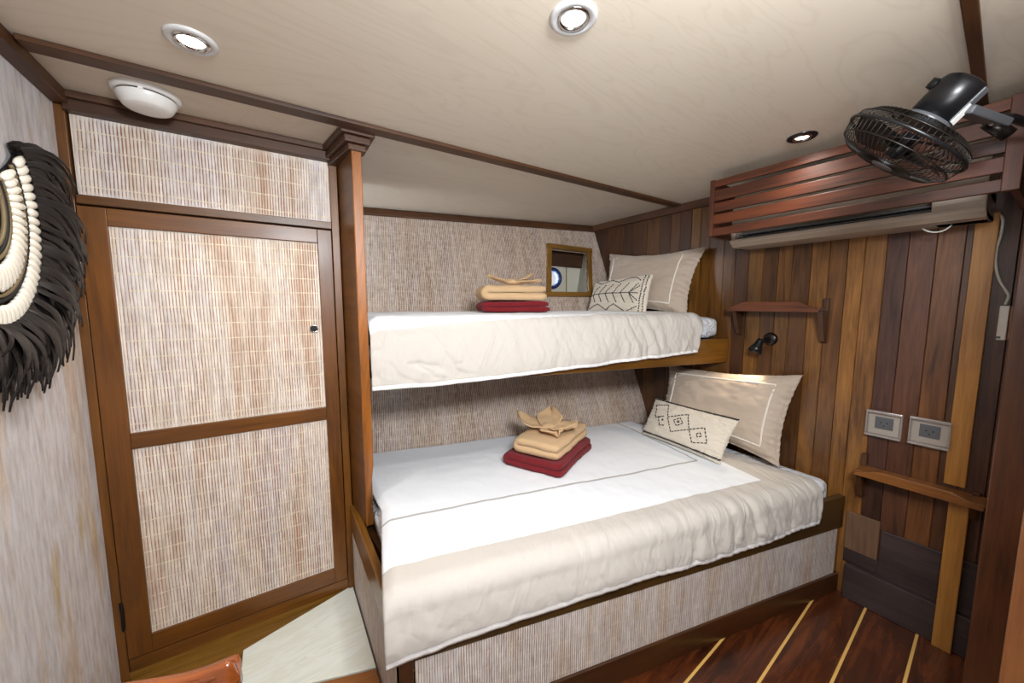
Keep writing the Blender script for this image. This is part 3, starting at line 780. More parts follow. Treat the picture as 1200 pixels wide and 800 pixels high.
segs += [((-.37, .20), (.06, .60)), ((.06, .60), (.24, -.05)), ((.24, -.05), (-.14, -.42)), ((-.14, -.42), (-.37, .20))]
segs += diamond(-.07, .13, .12, .2) + diamond(-.07, .13, .03, .05) + diamond(-.47, .0, .02, .04)
segs += [((.24, -.05), (.53, .22)), ((.53, .22), (.70, -.36)), ((.70, -.36), (.40, -.56)), ((.40, -.56), (.24, -.05))]
segs += diamond(.48, -.15, .06, .11)
dashes(sd, segs, .019, .36, .0031, .26, .12).build('stitching', M['stitch'], dl_)
for v in (.95, -.84):
    mb = MB()
    for k in range(44):
        a = -1 + 2 * k / 44; mb.tube([sd(a + .006, v - .02, 1, .001), sd(a + .05, v + .025, 1, .001)], .0046, 5)
    mb.build('edging', M['stitch'], dl_)
du, sdu = pillow('throw_pillow', onx(689, 365, 1.97), onx(756, 369.5, 1.95), onx(765, 321, 2.04), onx(698, 331, 2.08), .045, M['linen'],
                 'small cream pillow stitched with black chevrons on the upper bunk', 33., .02, False, wr=.8)
segs = [((-.93, -.02), (.78, -.02))]
for k in range(6):
    x0 = -.85 + k * .27; segs += [((x0, -.02), (x0 + .22, .56)), ((x0, -.02), (x0 + .20, -.55))]
segs += [((.50, -.02), (.80, .38)), ((.50, -.02), (.80, -.42)), ((.84, .95), (.84, -.95)), ((.93, .93), (.93, -.95))]
zz = [(-.92, .93), (-.60, .68), (-.25, .90), (.06, .66), (.40, .92), (.62, .84), (.78, .62)]
segs += list(zip(zz[:-1], zz[1:]))
zz = [(-.92, -.90), (-.55, -.62), (-.22, -.94), (.06, -.62), (.42, -.96), (.80, -.66)]
segs += list(zip(zz[:-1], zz[1:]))
dashes(sdu, segs, .0145, .34, .0036, .25, .12).build('stitching', M['stitch'], du)

# ------------------------------------------------------------------ towels
def folded(name, c, ang, w, d, h, mat, label, layers=2, seed=0., cat='towel', soft=.010):
    """a cloth folded over itself: serpentine ribbon (layers), fold at the left, swept along the depth d"""
    c = V(c); X = V((math.cos(ang), math.sin(ang), 0)); Y = V((-math.sin(ang), math.cos(ang), 0))
    t = h / layers * .5                       # half thickness of a layer
    path = []
    zc = [h * (k + .5) / layers for k in range(layers)]
    xs = w / 2 - t
    # from the right end of the bottom layer to the left, turn, back...
    for k in range(layers):
        ends = (xs, -xs) if k % 2 == 0 else (-xs, xs)
        lo_, hi_ = ends
        if k == layers - 1 and k > 0: hi_ = hi_ * .96
        m = 14
        for i in range(m + 1): path.append((lo_ + (hi_ - lo_) * i / m, zc[k]))
        if k < layers - 1:
            sgn = -1 if k % 2 == 0 else 1
            for i in range(1, 6):
                a = i / 6 * PI; path.append((hi_ + sgn * math.sin(a) * t * .95, zc[k] + (1 - math.cos(a)) / 2 * (zc[k + 1] - zc[k])))
    # offset ribbon polygon
    P = [V((a, b_, 0)) for a, b_ in path]; Lf = []; Rt = []
    tt = t * .93
    for i, p in enumerate(P):
        q = (P[min(i + 1, len(P) - 1)] - P[max(i - 1, 0)]).normalized(); nn = V((-q.y, q.x, 0))
        k = tt * (1 if 0 < i < len(P) - 1 else .55)
        Lf.append(p + nn * k); Rt.append(p - nn * k)
    loop = Lf + Rt[::-1]; m = len(loop); nv = 26
    vs = []
    for j in range(nv + 1):
        y = (j / nv - .5) * d; e = min(j, nv - j); sh = 1 - .05 * max(0, 1 - e / 2.) ** 2
        for p in loop:
            dx = soft * .8 * fbm(p.x * 9, y * 9, seed) ; dz = soft * .9 * fbm(p.x * 7 + 5, y * 7, seed + p.y * 12) * (p.y / h)
            crown = .12 * h * (1 - (2 * p.x / w) ** 2) * (p.y / h) * (1 - (2 * y / d) ** 2)
            vs.append(c + X * (p.x * sh + dx) + Y * (y + soft * fbm(p.x * 8, y * 3 + p.y * 20, seed + 2)) + V((0, 0, max(.0, p.y * (.97 + .03 * sh) + dz + crown))))
    fs = [(j * m + k, j * m + (k + 1) % m, (j + 1) * m + (k + 1) % m, (j + 1) * m + k) for j in range(nv) for k in range(m)]
    n2 = len(Lf)
    for base in (0, nv * m):
        for i in range(n2 - 1):
            f = (base + i, base + i + 1, base + m - 2 - i, base + m - 1 - i); fs.append(f)
    o = MB().add(vs, fs, [[(0, 0)] * 4 for f in fs]).build(name, mat, smooth=True)
    tag(o, label, cat); return o

def bow(name, c, ang, R, mat, label, petals, seed=0.):
    c = V(c); mb = MB()
    for (pa, L, wd, lift, tip) in petals:
        a0 = ang + pa; D = V((math.cos(a0), math.sin(a0), 0)); S = V((-math.sin(a0), math.cos(a0), 0))
        def fn(a, b_):
            q = a; s = (b_ - .5) * 2
            wprof = wd * (math.sin(PI * min(1., q * .62 + .12)) ** .9) * (1 if q < .55 else (1 - ((q - .55) / .45) ** 1.3 * .92))
            fold = .5 + .5 * math.cos(s * PI)
            z = .012 + lift * q ** 1.2 + wd * .25 * abs(s) ** 1.5 * (.4 + q * .6) + .006 * fbm(q * 4, s * 3, seed + pa) + tip * max(0, q - .7) * 1.2
            return c + D * (L * q) + S * (wprof * s * .62) + V((0, 0, z)), (0, 0)
        mb.grid(fn, 18, 14)
    # centre knot
    vs = []
    o = mb.build(name, mat, smooth=True, solid=.007, recalc=False)
    k = MB().lathe(c + V((0, 0, .004)), (0, 0, 1), [(0, 0), (.03, .002), (.036, .014), (.03, .026), (.014, .032), (0, .033)], 20); k.build('knot', mat, o, smooth=True)
    return tag(o, label, 'towel')

# lower stack
zb = .614
Pa, Pb, Pc = onz(590, 541, zb + .01), onz(662, 562, zb), onz(686, 512, zb + .03)
e1 = (Pb - Pa); ang = math.atan2(e1.y, e1.x); wd = e1.length; dp = (Pc - Pb).length * .86
Yd = V((-math.sin(ang), math.cos(ang), 0)); cen = (Pa + Pb) / 2 + Yd * dp / 2; cen.z = zb
folded('folded_towel', cen, ang, wd, dp, .062, M['red'], 'folded dark red towel at the bottom of the lower bunk stack', 2, 1.)
cen2 = cen + V((-.0, .0, .072)) + e1.normalized() * .01 + Yd * .01
folded('folded_towel', cen2, ang, wd * .80, dp * .92, .072, M['cream'], 'folded cream towel on the red towel, lower bunk', 2, 5.)
pet = [(PI * 1.04, .175, .125, .012, .09), (.14, .160, .12, .015, .03), (PI * .60, .15, .12, .045, .03), (-.70, .125, .12, -.006, .0)]
bow('towel_bow', cen2 + V((0, 0, .080)) - e1.normalized() * .025 - Yd * .03, ang, .1, M['cream'], 'cream towel folded into a pointed bow topping the lower bunk stack', pet, 2.)
# upper stack
zu = 1.411
ctr = onz(600, 372, zu); 
ctr = V((0, 0, 0)) + EYE + ray(609, 372) * 1.99; ctr.z = zu
angu = math.atan2(AA.y, AA.x) - .12
Yu = V((-math.sin(angu), math.cos(angu), 0)); ctr = ctr + Yu * .13
folded('folded_towel', ctr, angu, .39, .26, .056, M['red'], 'folded dark red towel at the bottom of the upper bunk stack', 2, 11.)
folded('folded_towel', ctr + V((0, 0, .064)) - V((.01, 0, 0)), angu, .372, .24, .080, M['cream'], 'folded cream towel on the red towel, upper bunk', 2, 17.)
pet = [(PI * .97, .135, .06, .035, .02), (.03, .13, .06, .04, .02), (-.25, .17, .05, .01, .0)]
bow('towel_bow', ctr + V((0, 0, .150)) - V((.02, 0, 0)), angu, .1, M['cream'], 'cream towel folded into a pointed bow topping the upper bunk stack', pet, 8.)

# ------------------------------------------------------------------ air conditioner
ac = thing('air_conditioner', 'cream split air conditioner mounted on the plank wall behind the slat screen', 'air conditioner', (2.3, .62, 1.76))
y0, y1 = .195, 1.056
def xz(x, z): return (x, z)
prof = [(2.336, 1.765), (2.25, 1.757), (2.18, 1.757), (2.135, 1.765), (2.108, 1.785), (2.10, 1.815)]
prof2 = [(2.10, 1.86), (2.105, 2.0), (2.13, 2.04), (2.336, 2.045)]
def sect(pts, ya, yb, name, mat, par=ac, smooth=False, bevel=.004):
    return MB().prism([(x, ya, z) for x, z in pts], (0, yb - ya, 0)).build(name, mat, par, bevel=bevel)
sect([(2.336, 1.83), (2.20, 1.83), (2.12, 1.862), (2.10, 1.862)] + prof2[1:], y0, y1, 'body', M['acplastic'])
sect([(2.336, 1.765), (2.25, 1.757), (2.18, 1.757), (2.14, 1.762), (2.112, 1.780), (2.103, 1.800), (2.118, 1.803), (2.15, 1.783), (2.336, 1.783)], y0, y1, 'bottom_tray', M['acplastic'])
sect(prof + [(2.10, 1.862), (2.12, 1.862), (2.336, 1.862)], y1 - .03, y1, 'end_cap', M['acplastic'])
sect(prof + [(2.10, 1.862), (2.12, 1.862), (2.336, 1.862)], y0, y0 + .13, 'control_box', M['acplastic'])
sect([(2.19, 1.784), (2.22, 1.784), (2.22, 1.829), (2.19, 1.829)], y0 + .13, y1 - .03, 'outlet', M['dark'])
for zz_, xx in ((1.806, 2.125), (1.824, 2.14)):
    sect([(xx, zz_), (xx + .04, zz_ + .006), (xx + .04, zz_ + .010), (xx, zz_ + .005)], y0 + .13, y1 - .03, 'louvre', M['grey'], bevel=.001)
# slat screen
sc = thing('slat_screen', 'reddish brown wooden slat screen in front of the air conditioner', 'screen', (1.98, .62, 1.81))
XS = 1.905
sy0, sy1 = .118, 1.063
tz = [(2.056, .034), (1.997, .051), (1.938, .044), (1.880, .047), (1.818, .037)]
def shear(y): return 0
for zc_, hh in tz: MB().box((XS, sy0 + .02, zc_ - hh / 2), (XS + .016, sy1 - .004, zc_ + hh / 2)).build('slat', M['slat'], sc, bevel=.002)
MB().box((XS - .006, sy1 - .022, 1.797), (XS + .022, sy1, 2.076)).build('stile', M['slat'], sc, bevel=.002)
MB().box((XS - .006, sy0, 1.797), (XS + .022, sy0 + .036, 2.076)).build('stile', M['slat'], sc, bevel=.002)
MB().box((XS + .022, sy1 - .018, 1.797), (XR - .003, sy1, 2.07)).build('side_board', M['slat'], sc, bevel=.002)
MB().box((XS + .022, sy0 , 1.797), (XR - .003, sy0 + .018, 1.84)).build('side_board', M['slat'], sc, bevel=.002)

# ------------------------------------------------------------------ shelves
def shelf(name, yl, yr, xw, xf, zb, lip, mat, label, brs, board_mat):
    t = thing(name, label, 'shelf', (xw, (yl + yr) / 2, zb))
    MB().prism([(xw, yl, zb + .004), (xf + .012, yl - .0, zb + .004), (xf + .012, yr, zb + .004), (xw, yr, zb + .004)], (0, 0, .016)).build('board', M[board_mat], t, bevel=.002)
    a = .085
    MB().prism([(xf, yl, zb - .002), (xf, yr, zb - .002), (xf, yr, zb + .010), (xf, yr + a, zb + lip), (xf, yl - a, zb + lip), (xf, yl, zb + .010)], (.014, 0, 0)).build('lip', M[mat], t, bevel=.002)
    for (yb, za, zbm, wd_) in brs:
        MB().prism([(xw, yb, za), (xw, yb, zbm), (xw - .03, yb, za + .01), (xf + .03, yb, zb - .004), (xf + .03, yb, zb + .002) if za > zb else (xf + .03, yb, zb + .002), (xw, yb, zb + .002)] if False else
                   [(xw, yb, zbm), (xw - .03, yb, zbm + .01), (xf + .03, yb, zb - .012), (xf + .03, yb, zb + .003), (xw - .02, yb, zb + .003), (xw - .02, yb, za), (xw, yb, za)],
                   (0, wd_, 0)).build('bracket', M['frame_dark'], t, bevel=.002)
    return t
shelf('wall_shelf', 1.105, .678, XR - .004, 2.22, 1.416, .050, 'shelf', 'small reddish brown wall shelf above the reading lamp', [(1.07, 1.47, 1.27, .02), (.668, 1.482, 1.255, .022)], 'shelf')
shelf('wall_shelf', .495, .122, XR - .004, 2.22, .668, .040, 'shelf_gold', 'golden brown wall shelf below the two wall sockets', [(.475, .745, .53, .02), (.14, .70, .58, .02)], 'shelf_gold')

# batten, lower wall pieces
o = MB().box((XR - .018, .180, .705), (XR - .001, .238, 1.80)).build('wall_batten', M['batten'], bevel=.002); tag(o, 'long golden upright batten on the plank wall above the golden shelf', 'batten', )
o = MB().box((XR - .052, .160, .0), (XR - .034, .214, .655)).build('wall_batten', M['batten'], bevel=.002); tag(o, 'short golden upright batten below the golden shelf, reaching the floor', 'batten')
struct(MB().box((XR - .033, -.9, .001), (XR - .001, .515, .172)).build('baseboard_right', M['skirt'], bevel=.003))
trim(MB().box((XR - .012, .41, .245), (XR - .001, .53, .437)), 'patch')
trim(MB().box((XR - .010, .12, .172), (XR - .001, .405, .400)), 'skirt')
trim(MB().box((XR - .006, .405, .172), (XR - .0005, .53, .243)), 'skirt')
# jamb at the right
trim(MB().box((1.88, -.12, .0), (1.98, .100, ZC - .001)), 'jamb')
trim(MB().box((1.49, -.2, .0), (1.53, .025, ZC - .031)), 'jamb2')

# ------------------------------------------------------------------ sockets
def socket(yc, zc, label):
    t = thing('wall_socket', label, 'socket', (XR - .001, yc, zc - .06), 'sockets on the plank wall')
    x0 = XR - .001; W, H = .112, .108
    MB().box((x0 - .012, yc - W / 2, zc - H / 2), (x0, yc + W / 2, zc + H / 2)).build('plate', M['sockplate'], t, bevel=.004)
    MB().box((x0 - .015, yc - .030, zc - .026), (x0 - .011, yc + .030, zc + .030)).build('insert', M['grey'], t, bevel=.001)
    mb = MB()
    for dy, dz in ((-.01, .004), (.01, .004), (0, -.01)): mb.lathe((x0 - .0155, yc + dy, zc + dz), (-1, 0, 0), [(0, .0005), (.0028, .0005), (.0028, 0)], 10)
    mb.build('pin_hole', M['dark'], t)
    # clear flap standing off the plate, with thick moulded edges
    xa, xb = x0 - .030, x0 - .012
    mb = MB(); y_, z_ = W / 2 + .004, H / 2 + .004
    mb.box((xa, yc - y_, zc + z_ - .012), (xb, yc + y_, zc + z_)); mb.box((xa - .006, yc - y_, zc - z_ - .004), (xb, yc + y_, zc - z_ + .006))
    mb.box((xa, yc - y_, zc - z_ + .006), (xb, yc - y_ + .006, zc + z_ - .012)); mb.box((xa, yc + y_ - .006, zc - z_ + .006), (xb, yc + y_, zc + z_ - .012))
    mb.build('cover_rim', M['clear2'], t, bevel=.003)
    return t
m, nt, b = new('clear_rim'); b.inputs['Base Color'].default_value = lin((206, 196, 190)); b.inputs['Transmission Weight'].default_value = .55; b.inputs['Roughness'].default_value = .12; M['clear2'] = m
socket(.432, .905, 'wall socket with clear cover nearer the lower bunk')
socket(.292, .908, 'wall socket with clear cover nearer the golden batten')

# ------------------------------------------------------------------ reading lamp
rl = thing('reading_lamp', 'small dark metal reading spotlight on the plank wall under the shelf', 'lamp', (XR, .91, 1.25))
pc = onx(903, 397, XR - .002)
MB().lathe(pc, (-1, 0, 0), [(0, .014), (.026, .014), (.033, .008), (.036, 0)], 28).build('wall_plate', M['gunmetal'], rl, smooth=True)
hd = onx(889, 403, 2.265)
MB().tube([pc + V((-.012, 0, 0)), pc + V((-.035, .003, .0)), hd + V((0, 0, .012))], .009, 10).build('arm', M['gunmetal'], rl, smooth=True)
dr = V((-.30, .28, -1)).normalized()
MB().lathe(hd, dr, [(0, -.030), (.014, -.030), (.018, -.02), (.019, .0), (.030, .022), (.034, .05), (.030, .05), (.024, .03)], 28).build('lamp_head', M['black'], rl, smooth=True)
MB().lathe(hd, dr, [(0, .044), (.029, .044), (.029, .040)], 28).build('bulb', M['bulb2'], rl)

# ------------------------------------------------------------------ downlights
def downlight(x, y, label, R=.055, ring='grayring'):
    t = thing('downlight', label, 'downlight', (x, y, ZC), 'recessed ceiling downlights')
    c = V((x, y, ZC)); dn = V((0, 0, -1))
    MB().lathe(c, dn, [(R, 0), (R, .004), (R - .004, .007), (R - .014, .008), (R - .0165, .004), (R - .0165, 0)], 40).build('trim_ring', M[ring], t, smooth=True)
    MB().lathe(c, dn, [(R - .0165, .0045), (R - .020, .010), (R - .025, .008), (R - .028, .002)], 40).build('inner_ring', M['chrome'], t, smooth=True)
    MB().lathe(c, dn, [(0, .003), (R - .027, .003), (R - .027, .001)], 32).build('bulb', M['bulb'], t)
    return t
L1, L2, L3 = (-.136, 1.285), (.627, .697), (1.814, .652)
def dl(pix): p = onz(*pix, ZC); return p.x, p.y
p1, p2, p3 = dl((224, 47)), dl((672, 20)), dl((940, 160))
downlight(*p1, 'lit white downlight nearest the smoke detector')
downlight(*p2, 'lit white downlight at the top centre, over the middle of the cabin')
downlight(*p3, 'lit downlight with a dark rim beside the slat screen', .050, 'gunmetal')

# ------------------------------------------------------------------ smoke detector
pd = onz(176, 112, ZC)
sd_ = thing('smoke_detector', 'round white smoke detector on the ceiling above the wardrobe', 'smoke detector', (pd.x - .006, 1.672, ZC))
cdt = V((pd.x - .006, 1.672, ZC)); dn = V((0, 0, -1))
MB().lathe(cdt, dn, [(.083, 0), (.083, .010), (.074, .014), (.0, .014)], 48).build('base', M['wplastic'], sd_, smooth=True)
MB().lathe(cdt, dn, [(.0705, .0135), (.0705, .019), (.0, .019)], 48).build('vent', M['dark'], sd_)
MB().lathe(cdt, dn, [(.072, .018), (.072, .026), (.060, .046), (.054, .050), (.030, .053), (0, .053)], 48).build('cap', M['wplastic'], sd_, smooth=True)
MB().box(cdt + V((-.006, -.075, -.020)), cdt + V((.006, -.066, -.008))).build('clip', M['wplastic'], sd_, bevel=.001)

# ------------------------------------------------------------------ fan
nf = V((.112, -.633, .766)).normalized()
fc = onx(1060, 168, 1.5)
fan = thing('fan', 'black caged fan clamped above the slat screen, tilted down into the cabin', 'fan', fc)
R = .150
a1 = nf.orthogonal().normalized(); a2 = nf.cross(a1)
def fp(r, h, a): return fc + nf * h + (a1 * math.cos(a) + a2 * math.sin(a)) * r
def circ(r, h, n_=48): return [fp(r, h, 2 * PI * k / n_) for k in range(n_)]
front = [(.028, -.062), (.07, -.060), (.115, -.052), (.140, -.034), (R, 0)]
rear = [(.040, .052), (.08, .048), (.120, .038), (.143, .020), (R, 0)]
for nm, pr, cnt in (('front_grille', front, 60), ('rear_grille', rear, 60)):
    mb = MB()
    for k in range(cnt):
        a = 2 * PI * k / cnt; mb.tube([fp(r, h, a) for r, h in pr], .0011, 5)
    for r, h in (pr[0], pr[1], pr[3]): mb.tube(circ(r, h), .0018, 6, closed=True)
    mb.build(nm, M['wire'], fan, smooth=True)
MB().tube(circ(R, 0), .0045, 8, closed=True).build('cage_ring', M['black'], fan, smooth=True)
MB().lathe(fc, nf, [(0, -.066), (.026, -.066), (.031, -.06), (.031, -.056), (0, -.056)], 28).build('grille_badge', M['grey'], fan, smooth=True)
MB().lathe(fc, nf, [(0, -.04), (.018, -.038), (.024, -.02), (.024, .02), (0, .02)], 24).build('hub', M['black'], fan, smooth=True)
for k in range(3):
    a0 = 2 * PI * k / 3 + .5
    def fn(u, v):
        r = .022 + u * .112; wd_ = (.45 + .65 * math.sin(PI * min(1, u * .8 + .1))); a = a0 + (v - .5) * wd_ * 1.5 + u * .3
        return fp(r, (v - .5) * .035 - .005, a), (0, 0)
    MB().grid(fn, 12, 10).build('blade', M['gunmetal'], fan, smooth=True, solid=.0015, recalc=False)
MB().lathe(fc, nf, [(0, .05), (.052, .05), (.054, .056), (.054, .064), (.0, .064)], 36).build('motor_collar', M['grey'], fan, smooth=True)
MB().lathe(fc, nf, [(0, .062), (.051, .064), (.051, .142), (.047, .154), (.036, .160), (0, .162)], 36).build('motor_housing', M['black'], fan, smooth=True)
# knob on top, grey side strip with white sticker
side = (V((0, 0, 1)) - nf * nf.z).normalized(); camd = (EYE - fc).normalized(); vis = (camd - nf * camd.dot(nf)).normalized(); lat = nf.cross(vis)
sr = (vis * .55 - lat * (.85 if (nf.cross(vis)).x < 0 else -.85)).normalized()
pA, pB = fc + nf * .066 + sr * .052, fc + nf * .150 + sr * .052
MB().board(pA, pB, .022, .006, sr).build('side_strip', M['grey'], fan, bevel=.003)
MB().board(pA + sr * .0035, pA + nf * .045 + sr * .0035, .018, .002, sr).build('sticker', M['wplastic'], fan)
kn = -sr
kq = fc + nf * .13 + (-lat * (1 if lat.x > 0 else -1)).normalized() * .05
MB().lathe(kq, (kq - fc - nf * .13), [(0, .014), (.012, .014), (.014, .0)], 20).build('knob', M['black'], fan, smooth=True)
q = onx(1160, 136, 1.62)
MB().board(fc + nf * .10 + sr * .045, onx(1172, 143, 1.66), .05, .02, (0, -.5, 1)).build('bracket', M['grey'], fan, bevel=.004)
MB().tube([onx(1158, 143, 1.65), onx(1182, 158, 1.68)], .017, 16).build('pivot', M['gunmetal'], fan, smooth=True)
for px in ((1155, 136), (1164, 143)):
    pq = onx(*px, 1.63); MB().lathe(pq, (EYE - pq), [(0, .006), (.007, .006), (.009, 0)], 14).build('screw', M['chrome'], fan, smooth=True)
pj = V((1.885, .06, 1.93))
MB().tube([onx(1165, 140, 1.66), onx(1185, 138, 1.72), pj], .011, 12).build('arm', M['black'], fan, smooth=True)
MB().lathe(pj, (-1, 0, 0), [(0, .012), (.03, .012), (.034, 0)], 24).build('mount_plate', M['black'], fan, smooth=True)

# ------------------------------------------------------------------ cords and remote box
def spline(pts, n_=8):
    P = [V(p) for p in pts]; out_ = []
    for i in range(len(P) - 1):
        p0, p1_, p2_, p3_ = P[max(i - 1, 0)], P[i], P[i + 1], P[min(i + 2, len(P) - 1)]
        for k in range(n_):
            t = k / n_; out_.append(.5 * ((2 * p1_) + (p2_ - p0) * t + (2 * p0 - 5 * p1_ + 4 * p2_ - p3_) * t * t + (3 * p1_ - p0 - 3 * p2_ + p3_) * t ** 3))
    out_.append(P[-1]); return out_
xc = XR - .012
o = MB().tube(spline([onx(*q, xc) for q in ((1158, 249), (1168, 250), (1175, 257), (1173, 275), (1168, 292), (1167, 310), (1171, 327), (1180, 342), (1182, 347), (1178, 357))]), .0042, 8).build('power_cord', M['cord'], smooth=True)
tag(o, 'white cord running down the plank wall from air conditioner to white box', 'cord')
o = MB().tube(spline([onx(*q, 2.22) for q in ((1077, 262), (1083, 269), (1095, 272), (1108, 269), (1122, 258))]), .0028, 8).build('cord_loop', M['cord'], smooth=True)
tag(o, 'thin white cord loop hanging below the air conditioner', 'cord')
rb = thing('remote_holder', 'small white box on the wall at the end of the white cord', 'box', onx(1176, 398, 2.30))
q0, q1 = onx(1167, 398, 2.29), onx(1184, 358, 2.29)
MB().box((2.28, q1.y, q0.z), (XR - .001, q0.y, q1.z)).build('box', M['wplastic'], rb, bevel=.003)
MB().box((2.2785, q1.y + .012, q0.z + .006), (2.281, q1.y + .022, q0.z + .014)).build('button', M['grey'], rb)
MB().box((2.286, q1.y - .035, q0.z + .003), (XR - .002, q1.y - .001, q1.z - .002)).build('holder', M['jamb2'], rb, bevel=.002)

# ------------------------------------------------------------------ feathered shell collar on the left wall
WX = -.5445
CY, CZ = 1.33, 1.675
A_0, A_1 = math.radians(-215), math.radians(35)
fcx = thing('feather_shell_collar', 'U-shaped shell collar fringed with black feathers hanging on the left wall', 'wall hanging', (WX, CY, 1.42))
def cp(a, r, x): return V((WX + x, CY + r * math.cos(a), CZ + r * 1.25 * math.sin(a)))
def arc(r, x, n_=110): return [cp(A_0 + (A_1 - A_0) * k / n_, r, x) for k in range(n_ + 1)]
def band(u, v):
    a = A_0 + (A_1 - A_0) * u; return cp(a, .085 + .175 * v, .004 + .010 * math.sin(PI * v)), (u, v)
MB().grid(band, 90, 8).build('backing', M['dark'], fcx, smooth=True, recalc=False)
mb = MB()
for layer, (r0, ln, cnt, xo) in enumerate(((.225, .235, 150, .006), (.22, .195, 140, .018), (.215, .15, 130, .030))):
    for k in range(cnt):
        a = A_0 - .12 + (A_1 - A_0 + .2) * (k + random.random() * .9) / cnt; L = ln * random.uniform(.72, 1.12) * (1 - .42 * max(0, -math.sin(a)) - .25 * max(0, math.sin(a))); wv = random.uniform(.008, .016)
        D = V((0, math.cos(a), math.sin(a))); T = V((0, -math.sin(a), math.cos(a))); bend = random.uniform(-.8, .8) - math.cos(a) * (.6 + 1.6 * max(0, math.sin(a) + .4)); lift = random.uniform(.0, .05)
        droop = V((0, 0, -.045 * random.random() - .02)); base = cp(a, r0, xo)
        def fn(u, v):
            s_ = (v - .5) * 2; w_ = wv * math.sin(PI * min(1, .15 + u * .84)) ** .8 * (1 if u < .8 else (1 - (u - .8) / .2 * .95))
            P = base + V((lift * math.sin(PI * u * .75) + .004 * (1 - s_ * s_), 0, 0)) + D * (L * u) + T * (w_ * s_ + bend * .06 * u * u) + droop * u * u
            return P, (u, v)
        mb.grid(fn, 7, 2)
o = mb.build('feather_fringe', M['feather'], fcx, smooth=True, recalc=False); o['kind'] = 'stuff'
def shell_mesh(nm):
    me_b = MB(); prof = [(.0098 * math.sin(PI * k / 10) ** .7 * (1 + .12 * math.sin(PI * k / 10 * 2)), -.0245 * math.cos(PI * k / 10)) for k in range(11)]
    me_b.lathe((0, 0, 0), (0, 1, 0), prof, 12); o_ = me_b.build(nm, M['shell'], smooth=True)
    for vtx in o_.data.vertices: vtx.co.z -= .0098
    return o_
proto = shell_mesh('shell'); first = True
for (rr, cnt, sc_) in ((.207, 52, 1.), (.135, 40, .95)):
    for k in range(cnt):
        a = A_0 + (A_1 - A_0) * (k + .5) / cnt
        ob = proto if first else proto.copy()
        if not first: C.objects.link(ob)
        first = False
        ob.parent = fcx; ob.location = cp(a, rr, .024) - V(fcx.location); ob.rotation_euler = (math.atan2(math.sin(a) * 1.1, math.cos(a)), 0, random.uniform(-.08, .08)); ob.scale = (.9, 1.25 * sc_ * random.uniform(.92, 1.05), 1.15 * sc_)
for rr, mm in ((.174, 'dark'), (.166, 'bead'), (.101, 'bead'), (.092, 'dark'), (.080, 'bead')):
    pts = arc(rr, .022, 160); MB().tube(pts, [.0036 + .0014 * (k % 2) for k in range(161)], 6).build('beaded_cord', M[mm], fcx, smooth=True)

# ------------------------------------------------------------------ carved chair at the bottom left (only its crest shows)
ch = thing('carved_chair', 'glossy carved wooden chair crest at the bottom left corner', 'chair', (-.22, .80, 0))
zt = .80
pr_ = onz(284, 771, zt); plft = onz(150, 790, zt)
ax = (plft - pr_); ax.z = 0; Lc = .36; ax.normalize(); pn = V((ax.y, -ax.x, 0)); 
if pn.y > 0: pn = -pn          # toward the camera
def crest(u, v):
    # u along (0 right ear .. 1 left ear), v round the section
    s_ = u * Lc; a = 2 * PI * v
    ear = math.exp(-((u) / .16) ** 2) + math.exp(-((1 - u) / .16) ** 2)
    mid = math.sin(PI * u)
    h = .028 + .012 * mid + .012 * ear; d_ = .020 + .006 * ear
    r1 = 1 + .16 * math.cos(5 * a)
    end = min(1, (min(u, 1 - u) / .03)) ** .5 if min(u, 1 - u) < .03 else 1
    zc_ = zt - .035 - .006 * mid + .006 * ear
    base = V((pr_.x, pr_.y, zc_)) + ax * s_ + pn * (.010 * (1 - mid) * -1 + .02)
    return base + pn * (d_ * math.cos(a) * r1 * end) + V((0, 0, h * math.sin(a) * r1 * end)), (u * Lc, v * .1)
MB().grid(crest, 60, 30).build('crest_rail', M['carved'], ch, smooth=True, recalc=False)
mb = MB(); 
for k in range(2):
    P = [];
    for i in range(24):
        u = .03 + i / 23 * .94; mid = math.sin(PI * u)
        P.append(V((pr_.x, pr_.y, zt - .010 + .006 * (1 - mid) - .004 * mid - k * .014)) + ax * (u * Lc) + pn * (.010 * (1 - mid) * -1 + .026 + k * .014 + .006 * math.sin(u * 9)))
    mb.tube(P, .006, 8)
mb.build('carved_ridge', M['carved'], ch, smooth=True)
cc = V((pr_.x, pr_.y, 0)) + ax * (Lc / 2)
for u in (.12, .88):
    b0 = V((pr_.x, pr_.y, 0)) + ax * (Lc * u); MB().board(b0 + V((0, 0, .0)), b0 + V((0, 0, zt - .05)), .03, .035, pn).build('back_post', M['carved'], ch, bevel=.005)
    f0 = b0 + pn * .30; MB().board(f0 + V((0, 0, 0)), f0 + V((0, 0, .41)), .03, .035, pn).build('leg', M['carved'], ch, bevel=.005)
MB().prism([cc - ax * .17 + V((0, 0, .41)), cc + ax * .17 + V((0, 0, .41)), cc + ax * .18 + pn * .33 + V((0, 0, .41)), cc - ax * .18 + pn * .33 + V((0, 0, .41))], (0, 0, .03)).build('seat', M['carved'], ch, bevel=.008)
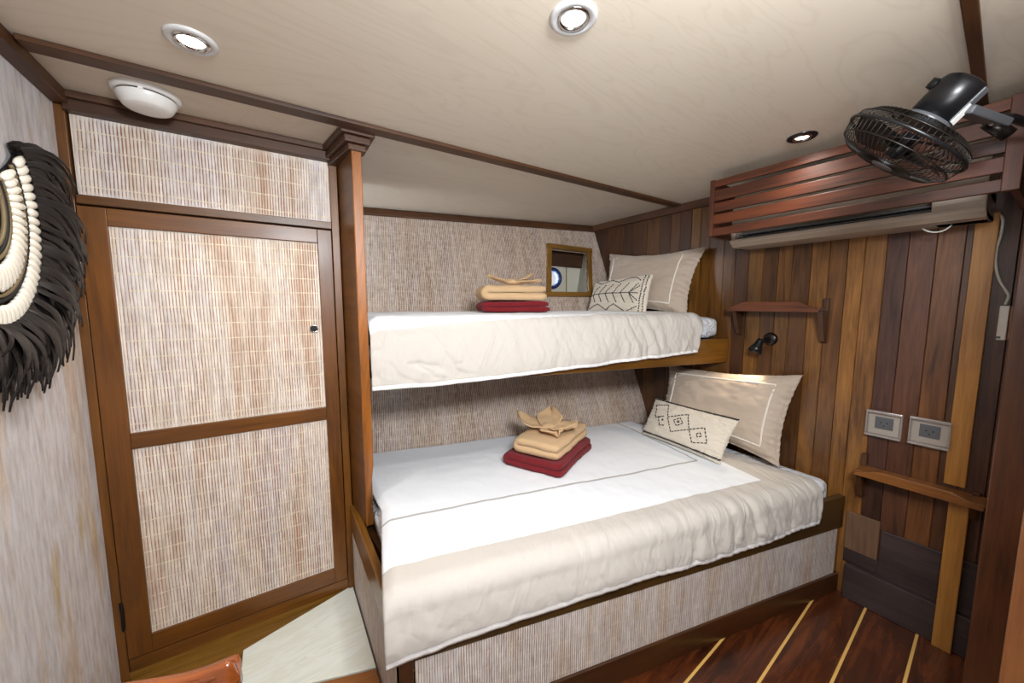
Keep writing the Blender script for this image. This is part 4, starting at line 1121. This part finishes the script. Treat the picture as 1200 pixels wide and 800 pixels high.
MB().board(cc + V((0, 0, .44)), cc + V((0, 0, zt - .06)), .11, .012, pn).build('splat', M['carved'], ch, bevel=.003)

# ------------------------------------------------------------------ lights
def spot(x, y, z, energy, col=(1, .93, .84), size=2.6, blend=.9, rad=.05, d=(0, 0, -1)):
    l = bpy.data.lights.new('lamp_light', 'SPOT'); l.energy = energy; l.color = col; l.spot_size = size; l.spot_blend = blend; l.shadow_soft_size = rad
    o = bpy.data.objects.new('lamp_light', l); C.objects.link(o); o.location = (x, y, z)
    o.rotation_euler = V(d).to_track_quat('-Z', 'Y').to_euler(); return o
for p, e in ((p1, 18), (p2, 22), (p3, 7)): spot(p[0], p[1], ZC - .02, e, (1, .96, .90))
spot(*(hd + dr * .055), 3.2, (1, .8, .55), 1.7, .6, .02, dr)
def area(loc, d, sx, sy, e, col):
    l = bpy.data.lights.new('area_light', 'AREA'); l.shape = 'RECTANGLE'; l.size = sx; l.size_y = sy; l.energy = e; l.color = col
    o = bpy.data.objects.new('area_light', l); C.objects.link(o); o.location = loc; o.rotation_euler = V(d).to_track_quat('-Z', 'Y').to_euler(); return o
area((.25, -.30, 1.96), (.45, 1, -.42), .45, .25, 34, (.93, .965, 1))       # photographer's soft flash from behind the camera
area((.45, -.05, 1.55), (.1, .2, 1), .5, .5, 7.5, (.93, .965, 1))           # and its part bounced off the ceiling

w_ = bpy.data.worlds.new('world'); bpy.context.scene.world = w_; w_.use_nodes = True
bg = w_.node_tree.nodes['Background']; bg.inputs[0].default_value = (.80, .90, 1, 1); bg.inputs[1].default_value = 8.

# ------------------------------------------------------------------ camera
cd = bpy.data.cameras.new('camera'); co_ = bpy.data.objects.new('camera', cd); C.objects.link(co_)
cd.sensor_width = 36; cd.lens = F / 1200 * 36; cd.clip_start = .02
co_.location = EYE; co_.rotation_euler = (PI / 2 - PITCH, 0, -YAW)
sc0 = bpy.context.scene; sc0.camera = co_
sc0.view_settings.view_transform = 'Standard'; sc0.view_settings.look = 'None'; sc0.view_settings.gamma = 1
sc0.view_settings.exposure = .28; sc0.view_settings.use_curve_mapping = False
